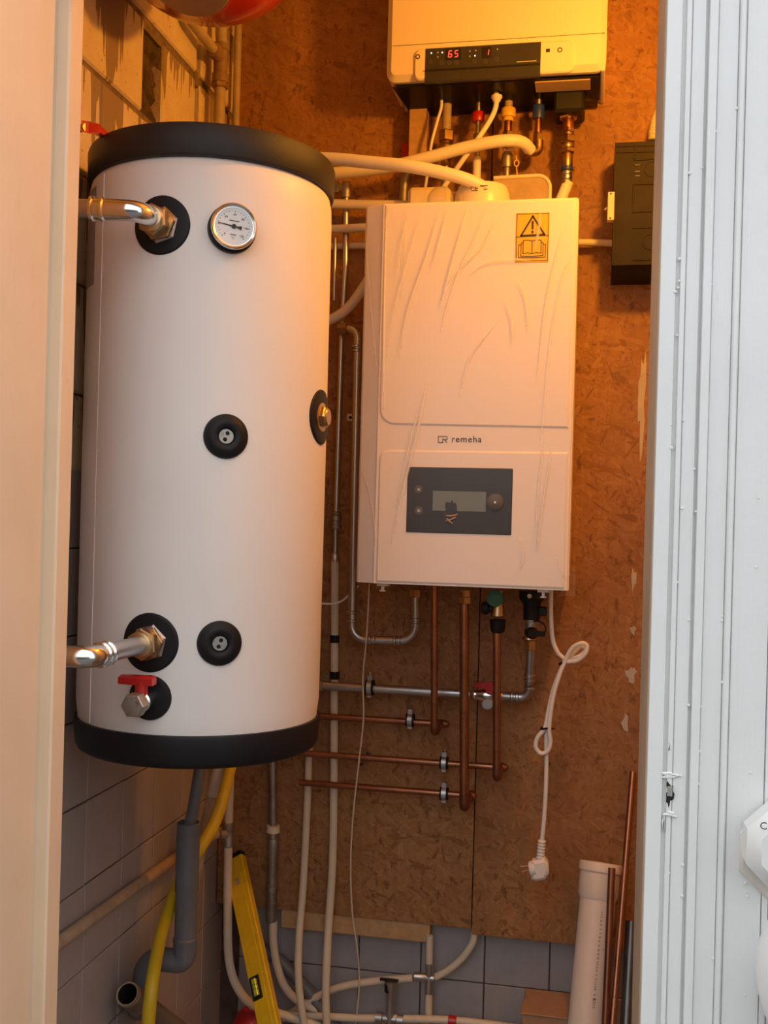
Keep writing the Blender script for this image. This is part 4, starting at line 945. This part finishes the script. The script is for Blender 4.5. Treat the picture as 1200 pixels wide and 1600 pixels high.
MB().tube(spline([PY(829, 971, Yq - .014), PY(843, 971, Yq - .016), PY(852, 979, Yq - .016), PY(851, 989, Yq - .016), PY(844, 993, Yq - .014)], 6), .0016, 8).build('retainer_loop', 'rubber', t)
MB().lathe(V((c.x - .003, Yq, qz(996))), -ZV, [(0, .0165), (.004, .017), (.006, .014)], 18).hexp(V((c.x - .003, Yq, qz(1000))), -ZV, 0, qz(1000) - qz(1016), .014).build('brass_nut', 'brass', t)
MB().lathe(PY(828, 931, 2.30), -YV, [(0, .005), (.012, .005), (.013, 0)], 12).build('vent_screw', 'brass', t)

# power cord with plug
Yc = 2.315
pc = thing('power_cord', 'white power cord folded up in black ties, hanging from the boiler', 'cord', PY(862, 930, Yc))
MB().tube(spline(pp([(861, 918), (861, 965), (864, 1000), (872, 1020), (882, 1032), (874, 1052), (864, 1080), (856, 1115), (851, 1138), (840, 1152), (837, 1167), (845, 1177), (856, 1173), (860, 1158), (858, 1136, 2.311), (864, 1090, 2.31), (874, 1055, 2.31), (883, 1033, 2.31), (894, 1013, 2.305), (908, 1005, 2.30), (917, 1009, 2.30), (914, 1022, 2.30), (902, 1032, 2.305), (886, 1034, 2.312)], Yc), 6), .0048, 12).build('cable', 'cable', pc, 60)
MB().tube(spline(pp([(884, 1034), (896, 1020), (908, 1010), (915, 1015), (908, 1024), (895, 1029), (884, 1033)], Yc + .010), 6), .0048, 12).tube(spline(pp([(883, 1034), (872, 1060), (861, 1100), (854, 1140), (854, 1180), (853, 1230), (850, 1280), (847, 1312)], Yc + .010), 6), .0048, 12).build('cable_tail', 'cable', pc, 60)
for px, py, d_ in ((881, 1035, V((.45, 0, -1))), (853, 1137, V((.2, 0, -1)))):
    MB().lathe(PY(px, py, Yc + .004), d_, [(-.002, .0105), (-.002, .0125), (.002, .0125), (.002, .0105)], 18, cap=False).obox(PY(px, py, Yc) + V((.013, 0, -.001)), XV * .005, YV * .001, ZV * .0015).build('cable_tie', 'rubber', pc)
YP = Yc + .01
s0, s1 = PY(847, 1312, YP), PY(844, 1342, YP)
mb = MB().lathe(s0, s1 - s0, [(0, .0065), ((s1 - s0).length, .0085)], 14)
for k in range(6): mb.lathe(s0 + (s1 - s0) * (k + .5) / 6, s1 - s0, [(-.0022, .0065), (-.001, .0092), (.001, .0092), (.0022, .0065)], 14, cap=False)
mb.build('strain_relief', 'whitep', pc)
poly = [(832, 1341), (852, 1337), (857, 1344), (858, 1360), (852, 1369), (838, 1372), (831, 1369)]
pgb = MB().prism([PY(x, y, YP + .012) for x, y in poly], V((0, -.026, 0)), .006).build('plug', 'whitep', pc)
MB().lathe(PY(834, 1357, YP), PY(820, 1359, YP) - PY(834, 1357, YP), [(-.004, .017), (.006, .0168), (.009, .015), (.009, 0)], 20).build('plug_face', 'whitep', pgb)
for px, py, yy in ((813, 1354, .006), (815, 1362, -.006)):
    MB().tube([PY(829, 1356 + (py - 1358) * .7, YP + yy), PY(px, py, YP + yy)], .0022, 10).build('pin', 'brass', pgb)

# ------------------------------------------------------------------ black box at right
a = PY(961, 222, 2.325); b = PY(957, 416, 2.325); bx0 = a.x; bx1 = .30
jb = thing('junction_box', 'black electrical box on the board right of the boiler', 'box', (bx0 + .08, 2.39, PY(957, 440, 2.43).z))
zt_, zb_ = PY(985, 222, 2.325).z, PY(985, 414, 2.325).z
MB().prism([V((bx0, 2.325, zt_)), V((bx0, 2.325, zb_)), V((bx0, 2.345, zb_ - .012)), V((bx0, YO, zb_ - .014)), V((bx0, YO, zt_))], V((bx1 - bx0, 0, 0))).build('housing', 'brownbox', jb)
def jl(x0, y0, x1, y1, wd=.0018):
    p_, q_ = PY(x0, y0, 2.3245), PY(x1, y1, 2.3245); d_ = q_ - p_; MB().obox((p_ + q_) / 2, d_ / 2, d_.normalized().cross(YV) * wd, YV * .0012, .0005).build('rib', 'brownbox', jb)
for l_ in ((963, 229, 1040, 226), (963, 238, 1040, 236), (990, 288, 1040, 286), (990, 289, 989, 333), (989, 331, 1040, 329), (988, 356, 1040, 355), (989, 406, 1040, 405), (992, 225, 991, 250), (991, 250, 1034, 247)): jl(*l_)
for px, py, r in ((1019, 264, .017), (1016, 378, .017)):
    c = PY(px, py, 2.325); MB().lathe(c, -YV, [(-.001, r), (.0015, r), (.0015, r - .002), (.0004, r - .0025), (.0004, 0)], 28).build('knockout', 'brownbox', jb)
for y0 in (258, 268, 275): c = PY(996, y0, 2.325); MB().obox(c, XV * .005, YV * .0015, ZV * .0008).build('latch_mark', 'grey', jb)
a = PY(961, 322, 2.325); cbk = MB().box((bx0 - .012, 2.318, PY(957, 344, 2.32).z), (bx0 + .002, 2.34, PY(957, 300, 2.32).z), .001).build('din_bracket', 'cream_p', jb)
for py in (303, 341): MB().lathe(V((bx0 - .006, 2.3182, PY(957, py, 2.32).z)), -YV, [(0, .002), (.0008, .002), (.0009, 0)], 10).build('screw', 'ink', cbk)
MB().tube([V((bx0 - .012, 2.33, PY(957, 322, 2.32).z)), V((bx0 - .018, 2.33, PY(957, 326, 2.32).z))], .003, 8).build('spring', 'oldsteel', cbk)
MB().prism([PY(1024, 218, 2.323), PY(1060, 216, 2.323), PY(1060, 268, 2.323), PY(1033, 262, 2.323), PY(1026, 250, 2.323)], V((0, -.003, 0)), .001).build('torn_cover', 'cream_p', jb)
pts = round_path(spline(pp([(1022, 220), (1024, 200), (1032, 175), (1048, 150), (1075, 125)], 2.40), 22), 0)
cc = MB().tube(pts, lambda t_: .0135 + .0016 * math.sin(t_ * 190), 16).build('corrugated_conduit', 'cream_p', None, 80); tag(cc, 'ribbed cream conduit rising from the black electrical box', 'conduit')
MB().prism([V((.2, 2.40, 2.0))] * 0 + [PY(1024, 205, 2.43), PY(1060, 200, 2.43), PY(1060, 225, 2.43), PY(1024, 225, 2.43)], V((0, .02, 0))).build('conduit_plate', 'cream_p', jb)

# ------------------------------------------------------------------ top left: expansion vessel and risers
vcen = PY(327, -146, 1.73); rv = .190
toc = (EYE - vcen).normalized(); scr = (UP * -.96 - RT * .29); ax = (toc * .55 + scr * .83).normalized()
ev = thing('expansion_vessel', 'red expansion vessel with beige end disc, high above the tank', 'vessel', vcen)
pf = []
for k in range(0, 25):
    a_ = math.radians(-90 + k * 155 / 24); pf.append((rv * math.sin(a_), max(0, rv * math.cos(a_))))
pf2 = [q for q in pf if q[0] < -.010] + [(-.010, rv), (-.008, rv + .005), (.004, rv + .005), (.006, rv)] + [q for q in pf if q[0] > .008]
pf2[0] = (pf2[0][0], 0.0); dc = pf2[-1]
MB().lathe(vcen, ax, pf2 + [(dc[0] + .004, dc[1] - .004), (dc[0] + .004, 0)], 72).build('shell', 'redpaint', ev, 40)
MB().lathe(vcen, ax, [(dc[0] + .002, dc[1] - .005), (dc[0] + .0065, dc[1] - .006), (dc[0] + .008, dc[1] - .009), (dc[0] + .008, 0)], 56).build('end_disc', 'disc', ev)
Y5 = 2.24
tj = PY(345, 95, Y5); tt = thing('riser_pipe', 'thick painted riser with brass tee in the corner above the tank', 'pipe', V((tj.x, Y5, tj.z)))
MB().tube([V((tj.x, Y5, 2.94)), V((tj.x, Y5, 1.3))], .0125, 18).build('pipe', 'painted_pipe', tt)
MB().lathe(V((tj.x, Y5, tj.z)), ZV, [(-.052, .013), (-.050, .0185), (-.030, .0185), (-.028, .016), (.02, .016), (.024, .0195), (.036, .0195), (.038, .013)], 20).hexp(V((tj.x, Y5, tj.z)), ZV, -.062, -.050, .020).build('tee', 'oldpaint', tt)
br0 = V((tj.x, Y5, tj.z + .004)); br1 = vcen - ax * .10 + V((.03, .02, -.115)); br1 = PY(296, 30, 2.08)
MB().tube([br0, br1, br1 + V((-.01, -.02, .08))], .0115, 16, .02).build('branch', 'painted_pipe', tt)
dbr = (br1 - br0).normalized(); MB().lathe(br0, dbr, [(.010, .015), (.03, .0165), (.042, .0165), (.044, .012)], 18).build('branch_socket', 'oldpaint', tt)
p_ = PY(371, 95, 2.385); tag(MB().tube([V((p_.x, 2.385, 2.94)), V((p_.x, 2.385, 1.25))], .0088, 16).build('riser_pipe', 'painted_pipe'), 'slim painted riser at the board edge, right of the tee', 'pipe')

# ------------------------------------------------------------------ below the tank
YD = 1.95
def dp(px, py, Y=YD): return PY(px, py, Y)
cx_ = dp(291.5, 1400).x
dr = thing('drain_pipe', 'grey plastic drain pipe with open socket and elbow under the tank', 'pipe', dp(291, 1500))
def dz_(py): return dp(291, py).z
zt_ = dz_(1284)
MB().lathe(V((cx_, YD, zt_)), -ZV, [(.05, .019), (.004, .0195), (0, .021), (.002, .0228), (zt_ - dz_(1365), .0225), (zt_ - dz_(1372), .0232), (zt_ - dz_(1390), .0232), (zt_ - dz_(1394), .0216), (zt_ - dz_(1464), .0216)], 32, cap=False).build('pipe', 'pvc', dr)
MB().lathe(V((cx_, YD, dz_(1464))), -ZV, [(0, .0218), (.002, .0238), (.008, .0238), (.010, .0232), (.03, .023)], 32, cap=False).build('socket_ring', 'pvc', dr)
e = dp(291, 1503); el = V((dp(222, 1505).x + .012, YD, e.z))
MB().tube([V((cx_, YD, dz_(1475))), V((cx_, YD, e.z)), el, el + V((-.012, .0, -.07)), el + V((-.03, .03, -.12))], .0225, 24, .036).build('elbow', 'pvc', dr, 60)
MB().lathe(V((cx_, YD, zt_ - .03)), -ZV, [(0, .0185), (.001, 0)], 20).build('inner_dark', 'hole', dr)
pipe('grey_hose', 'grey hose dropping from the tank into the open drain socket', 'hose', [dp(322, 1150, 1.97), dp(312, 1205, 1.96), dp(302, 1265, 1.952), V((cx_ + .001, YD, dz_(1292))), V((cx_, YD, dz_(1308)))], .0118, 'pvc', smooth=True)
t = pipe('tan_pipe', 'tan pipe with a pale foil patch, behind the grey hose', 'pipe', pp([(352, 1160, 2.12), (342, 1205, 2.12), (325, 1275, 2.12), (312, 1330, 2.12), (300, 1400, 2.13)], 2.05), .0125, 'tan', smooth=True)
MB().lathe(PY(342, 1206, 2.12), PY(331, 1250, 2.12) - PY(342, 1206, 2.12), [(-.03, .0128), (-.028, .0138), (.05, .0136), (.052, .0126)], 16).build('foil_patch', 'foil', t)
pipe('yellow_hose', 'yellow gas hose looping down behind and past the grey drain pipe', 'hose', pp([(372, 1150, 2.12), (360, 1200, 2.10), (340, 1275, 2.06), (313, 1325, 2.02), (288, 1360, 2.005), (268, 1410, 1.97), (252, 1460, 1.90), (240, 1520, 1.82), (234, 1570, 1.79), (229, 1640, 1.79)], 2), .0122, 'yellow', smooth=True)
# open waste pipe end
o0, o1 = PY(199, 1553, 1.86), PY(258, 1597, 2.02); axd = (o1 - o0).normalized(); L = (o1 - o0).length
op = thing('waste_pipe', 'brown plastic pipe stub with open pale mouth, left of the yellow hose', 'pipe', o0)
MB().lathe(o0, axd, [(0, .0185), (0, .0225), (.05, .0225), (.052, .0245), (.085, .0245), (.088, .022), (L, .022), (L + .08, .022)], 32, cap=False).build('pipe', 'brownpvc', op)
MB().lathe(o0, axd, [(-.0006, .0192), (-.001, .0215), (.004, .0228), (.008, .0228)], 32, cap=False).build('rim', 'tan', op)
MB().lathe(o0, axd, [(.0, .0190), (.07, .0185), (.07, 0)], 28, cap=False).build('bore', 'hole', op)
# rail pipe along the tiles and white U-pipe with tee
pipe('rail_pipe', 'brown painted pipe running along the left tiles under the tank', 'pipe', [PX(60, 1496, XL + .014), PX(100, 1467, XL + .014), PX(200, 1394, XL + .014), PX(273, 1342, XL + .014), PY(318, 1312, 2.30), PY(352, 1297, 2.385)], .0115, 'tan')
YU = 2.365
t = thing('water_pipe', 'white tube with metal tee in the corner, bending towards the yellow level', 'pipe', PY(357, 1300, YU))
MB().tube(spline(pp([(372, 760), (362, 1120), (360, 1200), (357, 1300), (356, 1420), (358, 1500), (372, 1545), (398, 1572, 2.385), (440, 1585, 2.40), (500, 1605, 2.41)], YU), 8), .0102, 16).build('tube', 'pex', t, 60)
c = PY(357, 1302, YU); MB().lathe(c, ZV, [(-.032, .0105), (-.03, .0125), (-.018, .0125), (-.016, .0115), (.012, .0115), (.014, .0125), (.024, .0125), (.026, .0105)], 18).tube([c, PY(343, 1304, YU - .02)], .011, 14).build('tee', 'oldsteel', t)
# galvanised pipe turning into a white tube
YG = 2.437
t = thing('galvanised_pipe', 'old galvanised pipe below the tank with pale collar, ending in white tube', 'pipe', PY(427, 1300, YG))
MB().tube(pp([(418, 700), (424, 1100), (426, 1200), (427, 1330)], YG), .0098, 14).build('pipe', 'oldsteel', t, 60)
def gl(py): return PY(427, py, YG)
MB().lathe(gl(1295), ZV, [(-.009, .013), (-.008, .0165), (.008, .0165), (.009, .013)], 18).build('collar', 'cream_p', t)
MB().lathe(gl(1310), -ZV, [(0, .0125), (.008, .014), (.018, .0135), (.05, .012), (.085, .0122), (.11, .0118), (.112, .0155), (.126, .016), (.128, .012), (.15, .0118), (.152, .014), (.18, .0135), (.2, .0118)], 18).build('fittings', 'oldsteel', t)
MB().tube(spline([gl(1440), gl(1470), PY(432, 1505, YG), PY(444, 1540, YG), PY(466, 1564, YG + .012), PY(500, 1580, YG + .022)], 8), .0098, 16).build('white_tube', 'pex', t, 60)
# spirit level
l0, l1 = PY(366, 1337, 2.43), PY(421, 1600, 2.20); ld_ = (l1 - l0).normalized(); l1 = l0 + ld_ * ((l0.z) / -ld_.z)
sd_ = ld_.cross(YV).normalized(); sd_ = sd_ if sd_.x > 0 else -sd_; nn = sd_.cross(ld_).normalized(); nn = nn if nn.y < 0 else -nn
lvl = thing('spirit_level', 'yellow spirit level leaning in the corner behind the white tube', 'level', l1)
c = (l0 + l1) / 2; hw = .0245
MB().obox(c, ld_ * (l1 - l0).length / 2, sd_ * hw, nn * .010, .002).build('body', 'level', lvl)
MB().obox(c + nn * .0095, ld_ * ((l1 - l0).length / 2 - .05), sd_ * (hw * .55), nn * .0012, .0008).build('web', 'level', lvl)
MB().obox(l0 + ld_ * .004, ld_ * .006, sd_ * hw * 1.01, nn * .0105, .001).build('end_cap', 'blackp', lvl)
tv = (PY(405, 1553, 2.27) - l0).dot(ld_); vc = l0 + ld_ * tv - sd_ * (hw * .35)
vb = MB().obox(vc, ld_ * .026, sd_ * .013, nn * .013, .002).build('vial_block', 'blackp', lvl)
MB().tube([vc - ld_ * .018 + nn * .0125, vc + ld_ * .018 + nn * .0125], .007, 14).build('vial', 'vial', vb)
for k in (-1, 1): MB().lathe(vc + ld_ * .005 * k + nn * .0125, ld_, [(-.0006, .0073), (.0006, .0073)], 14, cap=False).build('vial_line', 'ink', vb)
for tt_, wd in ((.07, .009),): MB().obox(l0 + ld_ * tt_ + nn * .0109, ld_ * .008, sd_ * .006, nn * .0005).build('hang_hole', 'tan', lvl)

# low pipes at the back wall
YL_ = 2.455
t = thing('floor_pipework', 'white tubes joined by a metal cross at the foot of the back tiles', 'pipe', PY(670, 1529, YL_))
MB().tube(spline(pp([(440, 1592, 2.47), (480, 1566, 2.46), (520, 1546), (570, 1535), (645, 1528)], YL_), 8), .0088, 14).build('tube', 'pex', t, 60)
MB().tube(pp([(671.5, 1462), (670.5, 1505)], YL_), .0082, 14).build('tube', 'pex', t)
MB().tube(pp([(670, 1552), (669, 1640)], YL_), .0088, 14).build('tube', 'pex', t)
MB().tube(spline(pp([(680, 1527), (700, 1516), (722, 1497), (738, 1474), (742, 1456)], YL_ + .012), 8), .0085, 14).build('tube', 'pex', t, 60)
c = PY(670.5, 1528, YL_); zc2 = PY(670, 1552, YL_).z; MB().lathe(c, ZV, [(zc2 - c.z, .0095), (-.02, .0095), (-.012, .0082), (.012, .0082), (.02, .0095), (.034, .0095)], 16).lathe(c, -XV, [(-.012, .0085), (.008, .0085), (.010, .0098), (.035, .0098), (.036, .008)], 16).build('cross', 'galv', t)
t = thing('floor_valve', 'small chrome valve with black top on the floor tube', 'valve', PY(609, 1590, 2.44))
Yv = 2.44
MB().lathe(PY(609, 1600, Yv), ZV, [(0, .010), (.04, .011), (.055, .009), (.07, .011), (.10, .0135), (.102, .01)], 18).lathe(PY(609, 1592, Yv), XV, [(-.034, .009), (-.033, .0135), (-.018, .0135), (-.016, .010), (.016, .010), (.018, .0135), (.033, .0135), (.034, .009)], 18).build('body', 'galv', t)
MB().lathe(PY(608, 1550, Yv), ZV, [(0, .010), (.002, .0115), (.02, .0115), (.022, 0)], 16).obox(PY(608, 1531, Yv), XV * .022, YV * .005, ZV * .0022, .001).build('handle', 'blackp', t)
t = pipe('floor_tube', 'white tube running level along the bottom of the picture to the valve', 'pipe', pp([(440, 1588), (500, 1588), (560, 1591), (640, 1592), (700, 1594), (760, 1600), (820, 1608)], Yv), .0088, 'pex', smooth=True)
c = PY(707, 1595, Yv); MB().lathe(c, XV, [(-.010, .009), (-.009, .0125), (.009, .0125), (.010, .009)], 16).build('red_sleeve', 'red', t)
pipe('grey_hose', 'thick grey hose slanting down at the back tiles', 'hose', pp([(395, 1478, 2.47), (425, 1492, 2.47), (458, 1522, 2.47), (495, 1565, 2.465), (535, 1620, 2.45)], 2.45), .016, 'pvc', smooth=True)
a = PY(391, 1586, 2.40); o = MB().lathe(V((a.x, 2.42, 0)), ZV, [(0, .05), (.01, .055), (a.z - .05, .055), (a.z - .01, .04), (a.z + .005, .025), (a.z + .006, 0)], 24).build('plastic_bottle', 'red'); tag(o, 'red plastic bottle on the floor behind the yellow level', 'bottle')
a = PY(815, 1583, 2.36); b = PY(905, 1577, 2.36)
cbx = thing('cardboard_box', 'small brown cardboard box on the floor beside the pale pipe', 'box', ((a.x + b.x) / 2, 2.42, 0))
MB().box((a.x, 2.36, 0), (b.x, 2.49, a.z), .002).build('body', 'card', cbx)
MB().box((a.x - .002, 2.357, a.z - .002), (b.x + .002, 2.425, a.z + .002), .001).build('flap', 'card', cbx)

# leaning pipes at right
def lean(px0, py0, Y0, px1, py1, Y1_):
    a = PY(px0, py0, Y0); b = PY(px1, py1, Y1_); d = (b - a).normalized(); e = a + d * (a.z / -d.z); return a, e, d
a, e, d = lean(939, 1348, 2.39, 916, 1600, 2.30)
wp = thing('plastic_pipe', 'wide pale plastic pipe with socket leaning in the right corner', 'pipe', e)
Lp = (e - a).length
MB().lathe(a, d, [(.075, .0385), (.085, .0385), (Lp, .0385)], 40).build('pipe', 'pvcw', wp)
MB().lathe(a, d, [(.03, .040), (0, .0405), (.0, .0455), (.003, .0465), (.018, .0465), (.022, .0435), (.068, .0432), (.078, .039)], 40, cap=False).build('socket', 'pvcw', wp)
MB().lathe(a, d, [(.026, 0), (.028, .0402)], 32, cap=False).build('bore', 'amber', wp)
# printed line along the pipe
vd = (V((-.25, -1, 0))).normalized(); tdir = d.cross(vd).normalized(); tdir = tdir if tdir.x > 0 else -tdir; vd = tdir.cross(d).normalized(); vd = vd if vd.y < 0 else -vd
an = math.radians(30); pn = vd * math.cos(an) + tdir * math.sin(an); pt = tdir * math.cos(an) - vd * math.sin(an)
def on(s_, off=0): return a + d * s_ + pn * .0387 + pt * off
mb = MB(); rnd = random.Random(2); s_ = .10
while s_ < .40:
    L_ = rnd.choice((.004, .005, .007))
    if not (.295 < s_ < .335): mb.obox(on(s_), d * L_ * .35, pt * .0022, pn * .0002)
    s_ += L_ + rnd.choice((.001, .001, .004))
mb.obox(on(.15, .012), d * .010, pt * .0006, pn * .0002).obox(on(.175, .010), d * .0006, pt * .004, pn * .0002)
mb.build('printed_line', 'greydot', wp)
text('printed_mark', 'CE', .009, on(.278), -d, pt, 'ink', wp)
for nm, mat, args, r, lab in (('copper_tube', 'copper_dull', (956, 1356, 2.333, 946, 1600, 2.238), .0078, 'shorter dull copper tube leaning in front of the pale pipe'), ('copper_tube', 'copper', (989, 1206, 2.44, 957, 1600, 2.24), .0073, 'long bright copper tube leaning in the right corner'),
                              ('dark_tube', 'steelgrey', (987, 1440, 2.36, 979, 1600, 2.27), .0135, 'dark grey tube leaning at the door frame')):
    a, e, d = lean(*args); t = thing(nm, lab, 'tube', e)
    MB().lathe(a, d, [(.012, r * .8), (0, r * .82), (0, r), ((e - a).length, r)], 18, cap=False).build('tube', mat, t)
    MB().lathe(a, d, [(.012, r * .81), (.0125, 0)], 14, cap=False).build('bore', 'hole', t)
